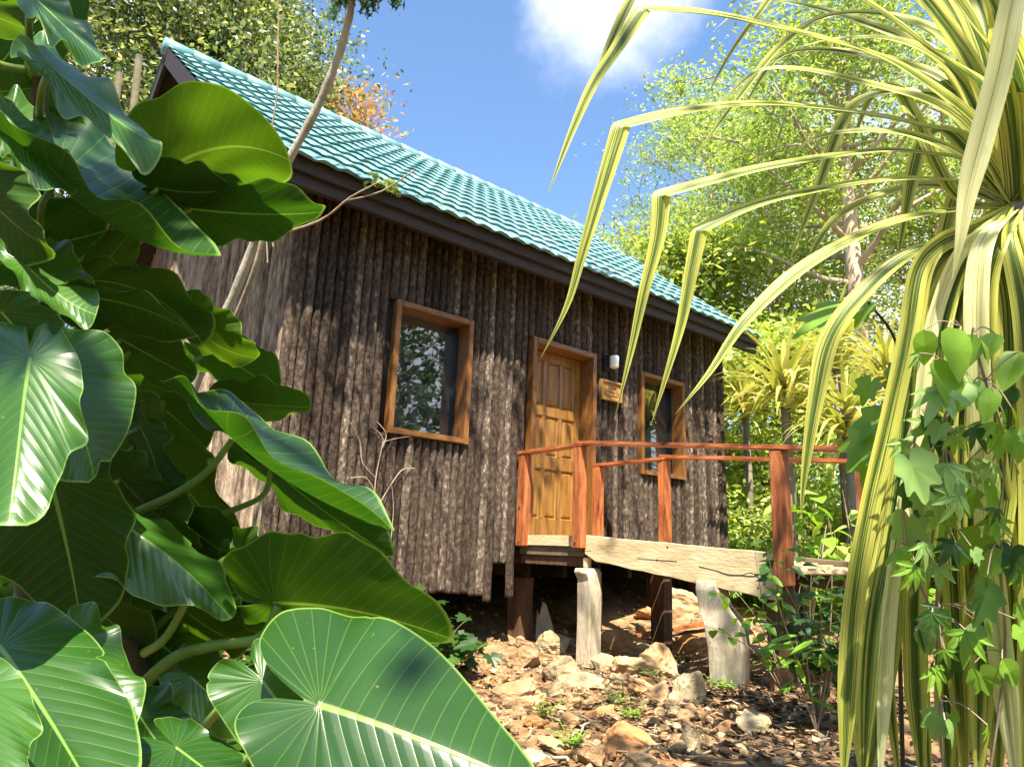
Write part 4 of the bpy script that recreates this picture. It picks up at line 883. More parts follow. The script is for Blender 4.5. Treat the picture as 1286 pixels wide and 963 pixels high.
# B: middle plant
Bp = plant('middle elephant ear plant with long folded leaf reaching across the log wall', (95, 995, 1.75))
stem_line([(40, 430, 1.45), (50, 560, 1.55), (85, 700, 1.65), (95, 850, 1.72)], 0.016, 0.026, (95, 995, 1.75), Bp)
ear_leaf(Bp, (62, 462, 1.22), (118, 602, 1.20), (166, 476, 1.36), (38, 566, 1.14), 1, (8, 0), 0.06, 0.03, 21, crown=(46, 560, 1.5), label='grey sheened leaf hanging with its tip down')
ear_leaf(Bp, (38, 450, 1.12), (20, 672, 0.93), (98, 545, 1.04), (-75, 545, 1.06), 1, (-4, 0), -0.06, 0.025, 22, crown=(44, 500, 1.45), label='pale sunlit leaf at the left edge')
ear_leaf(Bp, (2, 392, 1.2), (64, 462, 1.18), (66, 400, 1.24), (-12, 452, 1.16), -1, (0, 0), 0.1, 0.04, 23)
ear_leaf(Bp, (288, 548, 1.56), (519, 664, 1.50), (372, 566, 1.74), (322, 560, 1.42), 1, (0, 22), 0.10, 0.022, 24, stalk=[(262, 590, 1.56), (220, 620, 1.56), (146, 656, 1.6), (85, 705, 1.65)], label='long folded leaf with bright upper side and curled tip', sr=0.009)
ear_leaf(Bp, (338, 585, 1.72), (498, 697, 1.72), (420, 618, 1.86), (372, 652, 1.68), -1, (0, 8), 0.06, 0.025, 25, stalk=[(330, 622, 1.72), (280, 645, 1.72), (190, 680, 1.72), (90, 730, 1.68)])
ear_leaf(Bp, (292, 503, 1.95), (396, 507, 1.95), (340, 480, 2.08), (332, 530, 1.9), -1, (0, 4), 0.05, 0.03, 26, crown=(170, 600, 1.9))
ear_leaf(Bp, (262, 438, 1.95), (355, 492, 2.0), (322, 432, 2.05), (280, 486, 1.92), -1, (0, 0), 0.06, 0.03, 27, crown=(160, 560, 1.9))
ear_leaf(Bp, (182, 548, 1.8), (302, 700, 1.82), (262, 580, 1.9), (180, 650, 1.75), -1, (0, 0), 0.06, 0.03, 28, crown=(90, 720, 1.7))
ear_leaf(Bp, (150, 655, 1.38), (294, 776, 1.36), (244, 676, 1.5), (162, 740, 1.32), 1, (4, -6), -0.08, 0.025, 29, crown=(86, 720, 1.65), label='grey sheened leaf under the pale stalk')
ear_leaf(Bp, (64, 600, 1.34), (110, 790, 1.34), (160, 660, 1.4), (-40, 690, 1.3), -1, (0, 0), 0.08, 0.025, 30, crown=(80, 700, 1.62))
ear_leaf(Bp, (215, 690, 1.72), (335, 742, 1.76), (284, 672, 1.82), (246, 750, 1.68), -1, (0, 0), 0.06, 0.03, 31, crown=(92, 780, 1.7))
ear_leaf(Bp, (190, 500, 1.9), (262, 560, 1.9), (250, 500, 2.0), (196, 560, 1.85), -1, (0, 0), 0.06, 0.03, 32, crown=(88, 690, 1.7))
# C: plant with the glossy leaf at the front
C_ = plant('front elephant ear plant with big glossy leaf at the bottom centre', (200, 1010, 1.45))
stem_line([(150, 800, 1.42), (185, 900, 1.45)], 0.016, 0.024, (200, 1010, 1.45), C_)
ear_leaf(C_, (345, 757, 1.38), (564, 806, 1.32), (424, 676, 1.58), (410, 812, 1.26), -1, (0, -12), 0.08, 0.02, 41, stalk=[(327, 800, 1.38), (265, 811, 1.38), (215, 828, 1.4), (160, 880, 1.44)], label='yellow-green backlit leaf behind the glossy one', sr=0.011)
ear_leaf(C_, (402, 886, 0.96), (705, 1010, 0.86), (482, 768, 1.15), (442, 1032, 0.86), 1, (0, -8), -0.08, 0.012, 42, stalk=[(370, 912, 0.98), (330, 940, 1.02), (275, 985, 1.15)], label='large glossy deep green leaf with pale midrib', sr=0.008)
ear_leaf(C_, (330, 855, 1.12), (420, 975, 1.06), (395, 850, 1.15), (290, 925, 1.08), 1, (0, 0), 0.05, 0.02, 43, crown=(190, 920, 1.4))
ear_leaf(C_, (190, 800, 1.5), (296, 880, 1.46), (262, 800, 1.6), (190, 870, 1.44), 1, (0, 0), -0.06, 0.03, 44, crown=(170, 880, 1.44))
ear_leaf(C_, (240, 850, 1.4), (330, 930, 1.36), (300, 846, 1.46), (245, 910, 1.36), 1, (0, 0), -0.06, 0.03, 45, crown=(180, 920, 1.44))
ear_leaf(C_, (130, 760, 1.7), (220, 812, 1.7), (190, 752, 1.76), (150, 815, 1.66), -1, (0, 0), 0.06, 0.03, 46, crown=(160, 860, 1.44))
ear_leaf(C_, (290, 700, 1.66), (205, 640, 1.7), (270, 640, 1.72), (232, 700, 1.62), -1, (0, 0), 0.06, 0.03, 47)
# D: low plant in the corner
D = plant('low elephant ear plant with broad sunlit leaves in the bottom left corner', (40, 1060, 1.2))
stem_line([(30, 860, 1.2), (38, 960, 1.2)], 0.014, 0.02, (40, 1060, 1.2), D)
ear_leaf(D, (0, 812, 1.02), (140, 1040, 0.80), (148, 838, 1.0), (-40, 985, 0.90), 1, (6, 0), -0.10, 0.02, 51, crown=(30, 900, 1.2), label='broad pale leaf half in sun')
ear_leaf(D, (-25, 862, 0.84), (10, 1010, 0.72), (46, 900, 0.80), (-75, 930, 0.8), 1, (0, 0), -0.06, 0.02, 52, crown=(20, 960, 1.1))
ear_leaf(D, (222, 938, 1.12), (345, 1030, 0.96), (285, 930, 1.1), (205, 1010, 1.04), 1, (0, 0), -0.08, 0.025, 53, crown=(60, 1000, 1.2), label='pale leaf with a brown blemish')
ear_leaf(D, (120, 870, 1.3), (215, 980, 1.26), (190, 880, 1.36), (120, 960, 1.22), 1, (0, 0), -0.06, 0.03, 54, crown=(50, 980, 1.2))
ear_leaf(Bp, (92, 470, 1.3), (92, 580, 1.26), (112, 520, 1.32), (72, 520, 1.27), -1, (4, 0), 0.05, 0.05, 61, crown=(60, 560, 1.5))
ear_leaf(Bp, (150, 600, 1.62), (252, 690, 1.6), (222, 622, 1.72), (178, 668, 1.56), -1, (0, 6), 0.1, 0.04, 62, crown=(90, 720, 1.66))
ear_leaf(Bp, (96, 740, 1.5), (190, 815, 1.46), (160, 745, 1.6), (110, 800, 1.44), -1, (0, 6), 0.1, 0.04, 63, crown=(92, 800, 1.66))
ear_leaf(Bp, (176, 536, 1.66), (206, 640, 1.6), (214, 570, 1.74), (168, 590, 1.58), -1, (6, 0), 0.1, 0.05, 64, crown=(88, 690, 1.64))
ear_leaf(A, (232, 402, 1.72), (318, 452, 1.7), (290, 398, 1.8), (252, 446, 1.66), -1, (0, 8), 0.08, 0.04, 65, crown=(70, 500, 1.86))
ear_leaf(A, (10, 150, 1.5), (96, 232, 1.42), (60, 160, 1.58), (24, 226, 1.40), 1, (0, 8), 0.1, 0.04, 66, crown=(52, 250, 1.78))
ear_leaf(A, (-50, 210, 1.45), (60, 318, 1.36), (20, 220, 1.5), (-30, 310, 1.36), -1, (0, 6), 0.1, 0.04, 67, crown=(52, 350, 1.8))
ear_leaf(A, (30, 330, 1.42), (128, 398, 1.36), (96, 330, 1.52), (46, 386, 1.34), 1, (0, 10), 0.12, 0.045, 68, crown=(52, 430, 1.8))
ear_leaf(C_, (225, 760, 1.52), (318, 812, 1.48), (284, 752, 1.62), (244, 812, 1.46), -1, (0, 8), 0.1, 0.05, 69, crown=(170, 860, 1.44))
ear_leaf(C_, (300, 690, 1.5), (360, 742, 1.46), (344, 690, 1.56), (306, 736, 1.44), -1, (0, 4), 0.1, 0.05, 70, crown=(180, 820, 1.44))
ear_leaf(D, (96, 800, 1.12), (170, 905, 1.04), (160, 820, 1.16), (96, 880, 1.04), 1, (0, 6), 0.1, 0.045, 71, crown=(46, 940, 1.2))
ear_leaf(C_, (176, 900, 1.25), (250, 985, 1.18), (236, 905, 1.3), (176, 970, 1.16), 1, (0, 8), 0.1, 0.05, 72, crown=(190, 960, 1.44))
# shaded leaves deeper in the thicket
rg = random.Random(77)
E_ = plant('shaded elephant ear plant deep in the thicket behind the others', (10, 960, 2.4))
stem_line([(30, 480, 2.3), (20, 640, 2.35), (12, 800, 2.4)], 0.016, 0.03, (10, 960, 2.4), E_)
for k, (u, v) in enumerate([(-20, 420), (20, 520), (60, 610), (20, 700), (100, 690), (60, 790), (130, 830), (10, 250), (30, 170), (-10, 60), (150, 910), (60, 880), (230, 880), (110, 560), (130, 480), (215, 790)]):
    d = rg.uniform(1.95, 2.35); w = rg.uniform(48, 72); an = rg.uniform(0.2, 1.2)
    ca, sa = math.cos(an), math.sin(an)
    ear_leaf(E_, (u-w*ca*.8, v-w*sa*.8, d), (u+w*ca, v+w*sa, d-0.02), (u+sa*w*.8, v-ca*w*.8, d+0.1), (u-sa*w*.8, v+ca*w*.8, d-0.08), rg.choice([-1, -1, 1]), (0, 0), 0.08, 0.03, 100+k, crown=(22, min(900, v+90), 2.33))

# ------------------------------------------------------------------ strap-leaved pandanus on the right
def strap(parent, pts, w, mat='pandan', fold=0.35, hint=None, name='leaf', tip=0.12, wb=0.75, seed=0, twist=0.0, world=False):
    """pts: (u,v,d) control points, 'k' as 4th marks a sharp bend"""
    runs, W = [], []
    for p in pts:
        W.append(Vector(p[:3]) if world else P3(p[:3]))
        if len(p) > 3: runs.append(W); W = [W[-1].copy()]
    runs.append(W); sp_ = []
    for r_i, run in enumerate(runs):
        q = spline(run, 7)
        if r_i:   # a short rounded crease where the blade is broken over
            a, k0, b = sp_[-2], sp_[-1], q[1]
            sp_ = sp_[:-1]+[k0.lerp(a, 0.25), k0.lerp(a, .06).lerp(k0.lerp(b, .06), 0.5), k0.lerp(b, 0.25)]; q = q[1:]
        sp_ += q
    n = len(sp_); ln = [0]
    for a, b in zip(sp_, sp_[1:]): ln.append(ln[-1]+(b-a).length)
    T = ln[-1]; V = []; UV = []; cols = [(-1, 0), (-0.55, 1), (-0.06, 0.12), (0, 0), (0.06, 0.12), (0.55, 1), (1, 0)]
    cols = [(-1.0, 0.86), (-0.78, 0.98), (-0.5, 0.78), (-0.25, 0.42), (0, 0), (0.25, 0.42), (0.5, 0.78), (0.78, 0.98), (1.0, 0.86)]
    prev = None; rg = random.Random(seed)
    for i, p in enumerate(sp_):
        t = sp_[min(i+1, n-1)]-sp_[max(i-1, 0)]
        t = t.normalized() if t.length > 1e-7 else (prev_t if i else Vector((0, 0, 1))); prev_t = t
        view = (CAM-p).normalized(); h_ = hint if hint is not None else Vector((0, 0, 0.75))+view*0.65
        up_ = (h_-t*h_.dot(t))
        if up_.length < 0.15: up_ = (prev-t*prev.dot(t)) if prev is not None else view
        up_.normalize()
        if prev is not None:
            up_ = (prev*0.35+up_*0.65); up_ = (up_-t*up_.dot(t)).normalized()
        prev = up_; sd_ = t.cross(up_)
        if twist: 
            g = twist*ln[i]/T; sd_, up2 = sd_*math.cos(g)+up_*math.sin(g), up_*math.cos(g)-sd_*math.sin(g)
        else: up2 = up_
        q = ln[i]/T
        ww = w*(wb+(1-wb)*min(1, q*4))*(1 if q < 1-tip*3 else max(0.03, ((1-q)/(tip*3))**0.85))
        for cx_, cz_ in cols:
            V.append(p+sd_*cx_*ww/2+up2*(cz_*fold*ww/2)); UV.append((0.5+cx_/2, q*T*4))
    m_ = len(cols); F = [(i*m_+k, i*m_+k+1, (i+1)*m_+k+1, (i+1)*m_+k) for i in range(n-1) for k in range(m_-1)]
    return mesh_np(name, [tuple(v) for v in V], F, MT[mat], parent, smooth=True, uv={'flat': UV})
HEAD = (1276, 262, 2.2)
hp = P3(HEAD); pb = Vector((hp.x+0.10, hp.y-0.05, gh(hp.x, hp.y)))
pan = thing('pandanus', pb, 'tall variegated pandanus with long arching yellow striped leaves at the right', 'plant')
mb = MB(); mb.tube(spline([pb+Vector((0, 0, -0.1)), pb.lerp(hp, 0.5)+Vector((0.02, 0, 0)), hp], 8), [0.06]*9+[0.055]*8, 10); mb.build('trunk', MT['trunk_grey'], pan, smooth=True)
px_ = 2.2/FPX
S = [
 ([HEAD, (1240, 172, 2.2), (1150, 98, 2.2), (1072, 62, 2.18), (941, 29, 2.12), (870, 17, 2.08), (808, 14, 2.05, 'k'), (776, 62, 2.03), (745, 108, 2.02), (716, 172, 2.0), (688, 244, 1.98)], 34, 0.30),
 ([HEAD, (1235, 110, 2.2), (1110, -50, 2.2), (960, -105, 2.2), (838, -78, 2.15, 'k'), (795, -5, 2.12), (764, 62, 2.1), (738, 128, 2.08), (712, 180, 2.06)], 30, 0.3),
 ([HEAD, (1222, 178, 2.18), (1160, 160, 2.16), (1092, 146, 2.13), (967, 133, 2.05), (866, 141, 1.98), (781, 160, 1.92, 'k'), (756, 240, 1.9), (731, 322, 1.89), (712, 385, 1.88), (680, 448, 1.87)], 30, 0.32),
 ([HEAD, (1225, 208, 2.18), (1160, 194, 2.15), (1092, 192, 2.12), (967, 211, 2.03), (890, 230, 1.98), (831, 246, 1.95, 'k'), (826, 300, 1.94), (808, 372, 1.93), (793, 440, 1.92), (774, 518, 1.91)], 27, 0.3),
 ([HEAD, (1216, 232, 2.17), (1117, 227, 2.12), (992, 247, 2.04), (930, 266, 2.0), (879, 290, 1.97, 'k'), (868, 345, 1.96), (855, 410, 1.95), (836, 475, 1.94), (818, 532, 1.93)], 25, 0.3),
 ([HEAD, (1206, 265, 2.15), (1117, 282, 2.1), (1017, 332, 2.02), (941, 399, 1.95), (890, 470, 1.92), (848, 520, 1.9)], 25, 0.35),
 ([HEAD, (1212, 300, 2.15), (1140, 322, 2.1), (1080, 374, 2.06), (1042, 430, 2.04), (1024, 510, 2.02), (1010, 600, 2.01), (1006, 650, 2.0)], 30, 0.35),
 ([HEAD, (1245, 128, 2.15), (1165, 62, 2.1), (1082, 2, 2.05), (960, -60, 2.0), (840, -90, 1.95)], 38, 0.3),
 ([HEAD, (1210, 108, 2.3), (1142, 56, 2.35), (1062, 48, 2.4), (1000, 60, 2.45)], 22, 0.3),
 ([HEAD, (1262, 120, 2.12), (1225, 40, 2.05), (1165, -40, 2.0), (1080, -120, 1.95)], 44, 0.3),
 ([HEAD, (1290, 130, 2.1), (1262, 40, 2.0), (1215, -60, 1.95)], 46, 0.3),
 ([HEAD, (1300, 160, 2.15), (1320, 60, 2.15), (1330, -80, 2.1)], 46, 0.3),
 ([HEAD, (1225, 90, 2.35), (1150, 30, 2.45), (1050, 20, 2.5), (985, 55, 2.52), (930, 120, 2.54), (866, 206, 2.56)], 26, 0.3),
 ([HEAD, (1200, 20, 2.35), (1100, -45, 2.45), (1000, -30, 2.5), (950, 22, 2.52), (915, 72, 2.54), (882, 132, 2.55)], 24, 0.3),
 ([HEAD, (1200, 140, 2.35), (1150, 118, 2.42), (1092, 122, 2.45), (1060, 152, 2.47), (1027, 238, 2.5), (990, 332, 2.52)], 27, 0.3),
 ([HEAD, (1215, 190, 2.35), (1188, 166, 2.4), (1166, 172, 2.42), (1150, 206, 2.44), (1127, 328, 2.46)], 27, 0.3),
 ([HEAD, (1228, 230, 2.35), (1208, 232, 2.4), (1193, 270, 2.42), (1172, 372, 2.45), (1158, 450, 2.46)], 26, 0.3),
 ([HEAD, (1200, 246, 2.3), (1150, 150, 2.4), (1120, 108, 2.45), (1090, 130, 2.48), (1068, 190, 2.5)], 22, 0.3),
]
rgx = random.Random(4)
for (u1, v1, u2, v2, u3, v3) in [(1215, 70, 1130, -20, 1040, -70), (1230, 60, 1180, -30, 1130, -90), (1200, 118, 1100, 74, 985, 70), (1205, 150, 1095, 108, 960, 88), (1210, 200, 1130, 168, 1030, 172), (1250, 90, 1222, -10, 1200, -90), (1285, 120, 1295, 20, 1300, -80), (1212, 240, 1140, 236, 1050, 275), (1195, 90, 1085, 30, 960, 2), (1240, 40, 1200, -60, 1160, -120), (1262, 60, 1250, -40, 1244, -110), (1300, 200, 1320, 120, 1345, 60)]:
    dd = rgx.uniform(0.12, 0.55); e1, e2 = u3+(u3-u2)*0.5, v3+rgx.uniform(30, 90)
    S.append(([HEAD, (u1, v1, 2.2+dd*.4), (u2, v2, 2.2+dd*.8), (u3, v3, 2.2+dd), (e1, e2, 2.22+dd)], rgx.uniform(20, 27), 0.35))
for k, (p, w, f) in enumerate(S): strap(pan, p, w*px_*0.84, 'pandan', f, seed=k)
strap(pan, [(1282, -60, 1.92), (1268, 20, 1.92), (1255, 90, 1.93), (1234, 170, 1.95), (1216, 240, 1.97), (1206, 300, 1.98), (1196, 350, 2.0)], 27*px_*0.95, 'pandan_pale', 0.4, hint=(CAM-hp).normalized(), seed=31)
toC = (CAM-hp).normalized()
H = [
 ([HEAD, (1222, 288, 2.12), (1180, 306, 2.08), (1152, 340, 2.05), (1138, 420, 2.03), (1117, 520, 2.02), (1090, 640, 2.0), (1068, 780, 1.98), (1058, 1000, 1.96)], 48, 'pandan'),
 ([HEAD, (1220, 292, 2.14), (1170, 322, 2.1), (1150, 400, 2.08), (1138, 540, 2.06), (1118, 680, 2.04), (1096, 800, 2.02), (1083, 1000, 2.0)], 50, 'pandan'),
 ([HEAD, (1228, 296, 2.1), (1196, 330, 2.06), (1166, 420, 2.04), (1150, 540, 2.03), (1128, 660, 2.02), (1112, 800, 2.0), (1104, 1000, 2.0)], 34, 'pandan_pale'),
 ([HEAD, (1232, 300, 2.1), (1190, 380, 2.08), (1172, 520, 2.06), (1160, 640, 2.05), (1150, 770, 2.04), (1160, 1000, 2.02)], 38, 'pandan'),
 ([HEAD, (1240, 300, 2.04), (1228, 360, 2.0), (1230, 480, 1.98), (1242, 660, 1.97), (1256, 800, 1.96), (1280, 1010, 1.95)], 48, 'pandan_pale'),
 ([HEAD, (1252, 306, 2.08), (1266, 400, 2.05), (1262, 600, 2.02), (1236, 780, 2.0), (1228, 1000, 2.0)], 46, 'pandan'),
 ([HEAD, (1266, 300, 2.06), (1286, 420, 2.02), (1292, 700, 1.99), (1285, 1000, 1.97)], 50, 'pandan'),
 ([HEAD, (1236, 300, 2.14), (1204, 390, 2.12), (1190, 560, 2.1), (1200, 740, 2.08), (1214, 1000, 2.06)], 44, 'pandan'),
 ([HEAD, (1242, 310, 2.2), (1214, 430, 2.2), (1216, 620, 2.2), (1236, 1000, 2.2)], 44, 'pandan'),
 ([HEAD, (1258, 320, 2.15), (1250, 430, 2.14), (1246, 640, 2.13), (1196, 790, 2.12), (1190, 1000, 2.12)], 40, 'pandan'),
 ([HEAD, (1280, 320, 2.1), (1310, 480, 2.06), (1318, 760, 2.04), (1310, 1000, 2.02)], 50, 'pandan'),
 ([HEAD, (1236, 330, 2.25), (1240, 500, 2.25), (1210, 690, 2.25), (1176, 770, 2.24), (1180, 830, 2.24)], 30, 'pandan'),
]
rgH = random.Random(12)
for k, (p, w, mt_) in enumerate(H):
    fx_ = 0.55 if w > 40 else 0.7
    strap(pan, p, w*px_*fx_, mt_, 0.5 if k % 2 else 0.3, hint=(toC+RI*random.Random(k).uniform(-0.9, 0.9)), seed=50+k, tip=0.05)
    # a narrower neighbour hanging beside it
    p2 = [p[0]]+[(u+12+rgH.uniform(-6, 10)*(i/3), v+8, d+0.03+0.01*i) for i, (u, v, d) in enumerate(p[1:])]
    strap(pan, p2, w*px_*rgH.uniform(0.42, 0.6), 'pandan', 0.6, hint=(toC+RI*rgH.uniform(-1.2, 1.2)), seed=80+k, tip=0.05)
rg = random.Random(19)
for k in range(16):   # old leaves hanging all round the trunk
    a = rg.uniform(-1.2, 2.6); d = RI*math.cos(a)+Vector((FW.x, FW.y, 0)).normalized()*math.sin(a); r_ = rg.uniform(0.10, 0.2)
    strap(pan, [tuple(hp), tuple(hp+d*r_*0.8+Vector((0, 0, -0.02))), tuple(hp+d*r_*1.2+Vector((0, 0, -0.3))), tuple(hp+d*r_*1.35+Vector((0, 0, -0.9))), tuple(hp+d*r_*1.5+Vector((0, 0, -1.5-rg.uniform(0, .3))))], rg.uniform(0.05, 0.08), 'pandan', 0.45, hint=d, seed=150+k, world=True, tip=0.06)
rg = random.Random(9)
for k in range(20):   # the rest of the crown: right, back and toward the viewer's right, out to the frame edge and beyond
    az_ = rg.uniform(-0.9, 1.3); d = (RI*math.cos(az_)+Vector((FW.x, FW.y, 0)).normalized()*math.sin(az_)); L_ = rg.uniform(1.0, 1.45); e = rg.uniform(0.2, 1.3)
    p1 = hp+d*L_*0.28*math.cos(e)+Vector((0, 0, L_*0.28*math.sin(e))); p2 = hp+d*L_*0.62*math.cos(e*0.7)+Vector((0, 0, L_*0.5*math.sin(e*0.8)))
    p3 = p2+d*0.18+Vector((0, 0, -0.15)); p4 = p3+d*0.04+Vector((0, 0, -L_*0.4))
    strap(pan, [tuple(hp), tuple(p1), tuple(p2), tuple(p3), tuple(p4)], rg.uniform(0.06, 0.09), 'pandan', 0.32, hint=Vector((0, 0, 1)), seed=200+k, world=True)

# ------------------------------------------------------------------ small leafy plants
def outline(kind):
    if kind == 'ovate': return [(0, 0), (.22, .08), (.33, .28), (.31, .5), (.2, .75), (.06, .94), (0, 1.0), (-.06, .94), (-.2, .75), (-.31, .5), (-.33, .28), (-.22, .08)]
    if kind == 'lance': return [(0, 0), (.09, .15), (.14, .4), (.11, .7), (0, 1.0), (-.11, .7), (-.14, .4), (-.09, .15)]
    if kind == 'lobed':
        o = []
        for a, r in ((0, 1.0), (7, .93), (14, .78), (22, .66), (29, .70), (36, .85), (42, .90), (48, .80), (56, .64), (66, .58), (76, .68), (84, .76), (93, .68), (108, .55), (125, .52), (145, .42), (160, .28), (176, .10)): o.append((a, r))
        pts = [(r*math.sin(R_(a))*.62, .32+r*math.cos(R_(a))*.66) for a, r in o]
        return [(-x, y) for x, y in pts[::-1]][:-1]+pts
    raise KeyError(kind)
def add_leaf(mb, base, d, nrm, L, kind='ovate', fold=0.18, droop=0.15):
    d = d.normalized(); s = d.cross(nrm); s = s.normalized() if s.length > 1e-4 else d.orthogonal().normalized(); n = s.cross(d)
    def P(x, y): return base+(s*x+d*y+n*(fold*abs(x)-droop*y*y))*L
    if kind == 'palm':
        for a in (-70, -36, 0, 36, 70):
            dd = d*math.cos(R_(a))+s*math.sin(R_(a)); add_leaf(mb, base, dd, n+s*0.15*(1 if a > 0 else -1), L*(1-abs(a)/220), 'lance', 0.2, 0.2)
        return
    ol = outline(kind); k = len(mb.v)
    sp_ = [0.0, 0.3, 0.55, 0.8, 1.0]
    mb.v.append(tuple(P(0, 0.38 if kind == 'lobed' else 0.45))); mb.v += [tuple(P(x, y)) for x, y in ol]
    m_ = len(ol); mb.f += [(k, k+1+i, k+1+(i+1) % m_) for i in range(m_)]
# climbing vine over the hanging strap leaves
VB = P3((1185, 990, 2.02)); VB.z = gh(VB.x, VB.y)
vine2 = thing('climbing_vine', VB, 'bright green mixed-leaf creeper climbing over the hanging striped leaves', 'vine')
VL = [(1190, 428, 56, 'ovate', 0), (1172, 470, 60, 'ovate', 0), (1227, 432, 40, 'ovate', 0), (1280, 455, 46, 'ovate', 0), (1215, 492, 40, 'ovate', 0), (1160, 425, 36, 'ovate', 0), (1250, 428, 30, 'ovate', 1), (1270, 520, 30, 'ovate', 0),
 (1193, 470, 34, 'palm', 2), (1185, 502, 46, 'palm', 2), (1172, 545, 44, 'palm', 2), (1205, 545, 34, 'palm', 0), (1190, 592, 34, 'palm', 2), (1214, 590, 30, 'palm', 2), (1180, 622, 40, 'palm', 2), (1204, 632, 36, 'palm', 2), (1183, 652, 40, 'palm', 0), (1160, 690, 30, 'palm', 2), (1150, 720, 32, 'palm', 0), (1176, 716, 30, 'palm', 2),
 (1132, 578, 62, 'lobed', 2), (1228, 610, 66, 'lobed', 0), (1280, 612, 56, 'lobed', 0), (1142, 648, 46, 'lobed', 2), (1240, 676, 48, 'lobed', 0), (1212, 618, 34, 'lobed', 0), (1262, 545, 36, 'lobed', 1), (1240, 738, 56, 'lobed', 3), (1196, 898, 36, 'lobed', 0), (1184, 826, 36, 'lobed', 3), (1158, 530, 50, 'lobed', 3), (1144, 612, 40, 'lobed', 3), (1272, 690, 40, 'lobed', 3), (1150, 800, 28, 'lobed', 3), (1276, 760, 34, 'lobed', 0), (1125, 700, 30, 'palm', 0), (1200, 690, 30, 'palm', 3), (1222, 545, 30, 'palm', 3), (1166, 590, 26, 'palm', 3), (1180, 770, 26, 'palm', 3), (1246, 590, 28, 'palm', 2)]
rgv = random.Random(5)
for _ in range(44):
    VL.append((rgv.uniform(1128, 1284), rgv.uniform(430, 800) if rgv.random() < .8 else rgv.uniform(760, 920), rgv.uniform(20, 38), rgv.choice(['palm', 'palm', 'lobed', 'ovate', 'lobed']), rgv.choice([0, 0, 2, 2, 1, 3])))
rg = random.Random(21); vm = [MT['leaf_fresh'], MT['leaf_fresh'], MT['leaf_grey'], MT['leaf_dark']]
stems = [[(1186, 990, 2.0), (1180, 880, 1.96), (1176, 760, 1.94), (1186, 660, 1.92), (1184, 560, 1.9), (1200, 470, 1.9), (1206, 410, 1.92)], [(1240, 990, 1.98), (1262, 820, 1.94), (1254, 680, 1.9), (1262, 560, 1.88), (1238, 480, 1.88), (1220, 420, 1.9)], [(1176, 780, 1.94), (1140, 690, 1.92), (1136, 600, 1.92), (1160, 520, 1.93)]]
mb = MB()
for st_ in stems: mb.tube(spline([P3(p) for p in st_], 6), 0.0035, 6)
mb.build('stem', MT['twig'], vine2, smooth=True)
for (u, v, s_, kd, mi) in VL:
    d = rg.uniform(1.82, 1.94); b = at(u, v-s_*0.3, d); dv = (-UP*1.0+RI*rg.uniform(-.9, .7)-FW*rg.uniform(0, .5)); nn = (-FW*0.55+Vector((0, 0, 0.75))+RI*rg.uniform(-.5, .5))
    mb = MB(); add_leaf(mb, b, dv, nn, s_*d/FPX*1.25, kd, 0.22, 0.22); lo = mb.build('leaf', vm[mi], vine2)
    q = min((P3(p) for st_ in stems for p in st_), key=lambda w: (w-b).length); mb = MB(); mb.tube(spline([b, b.lerp(q, .5)+Vector((0, 0, .02)), q], 4), 0.0018, 5); mb.build('stalk', MT['twig'], lo)
# dark lobed-leaf shrub behind the hanging straps
sb = P3((1125, 900, 2.75)); sb.z = gh(sb.x, sb.y)
shr = thing('lobed_leaf_shrub', sb, 'shrub with large dark lobed leaves between the far rail post and hanging straps', 'shrub')
mb = MB(); mb.tube(spline([sb, at(1125, 640, 2.7), at(1120, 500, 2.65), at(1148, 420, 2.6)], 6), 0.008, 6); mb.tube(spline([at(1120, 500, 2.65), at(1125, 430, 2.6), at(1090, 380, 2.5)], 5), 0.005, 6); mb.build('stem', MT['stem_dark'], shr)
for (u, v, s_, dx, mi) in [(1112, 532, 78, -0.9, 1), (1108, 550, 70, -0.4, 1), (1118, 510, 60, -1.0, 1), (1100, 470, 44, -0.5, 1), (1112, 452, 46, 0.2, 1), (1128, 478, 44, 0.4, 1), (1086, 384, 92, -1.6, 0), (1096, 376, 40, -0.3, 1), (1120, 590, 50, -0.3, 1)]:
    mb = MB(); b = at(u, v, 2.45 if v < 400 else 2.62); add_leaf(mb, b, -UP*(0.35 if v < 400 else 0.8)+RI*dx, -FW*0.5+Vector((0, 0, 1)), s_*2.6/FPX, 'lobed', 0.2, 0.25); mb.build('leaf', vm[mi], shr)
def leafy(name, label, cat, root, tips, kind, L, nper, mat, seed, sr=0.005, spread=0.10, group=None):
    """stems from a root to each tip, leaves along the outer part"""
    rg = random.Random(seed); t = thing(name, root, label, cat, group); mb = MB(); lf = MB()
    for tp in tips:
        mid_ = root.lerp(tp, 0.5)+Vector((rg.uniform(-.06, .06), rg.uniform(-.06, .06), 0.08)); P = spline([root, mid_, tp], 8); mb.tube(P, [sr*(1.2-0.9*i/(len(P)-1)) for i in range(len(P))], 6)
        for k in range(nper):
            q = P[rg.randint(len(P)//3, len(P)-1)]; a = rg.uniform(0, 6.28); dv = Vector((math.cos(a), math.sin(a), rg.uniform(-.5, .4)))
            q2 = q+dv*rg.uniform(0.1, 1)*spread; add_leaf(lf, q2, dv+Vector((0, 0, -.2)), Vector((rg.uniform(-.4, .4)-.2, rg.uniform(-.4, .4)-.2, 1)), L*rg.uniform(0.6, 1.25), kind, 0.2, 0.2)
    mb.build('stem', MT['twig'], t); lf.build('foliage', mat, t); return t
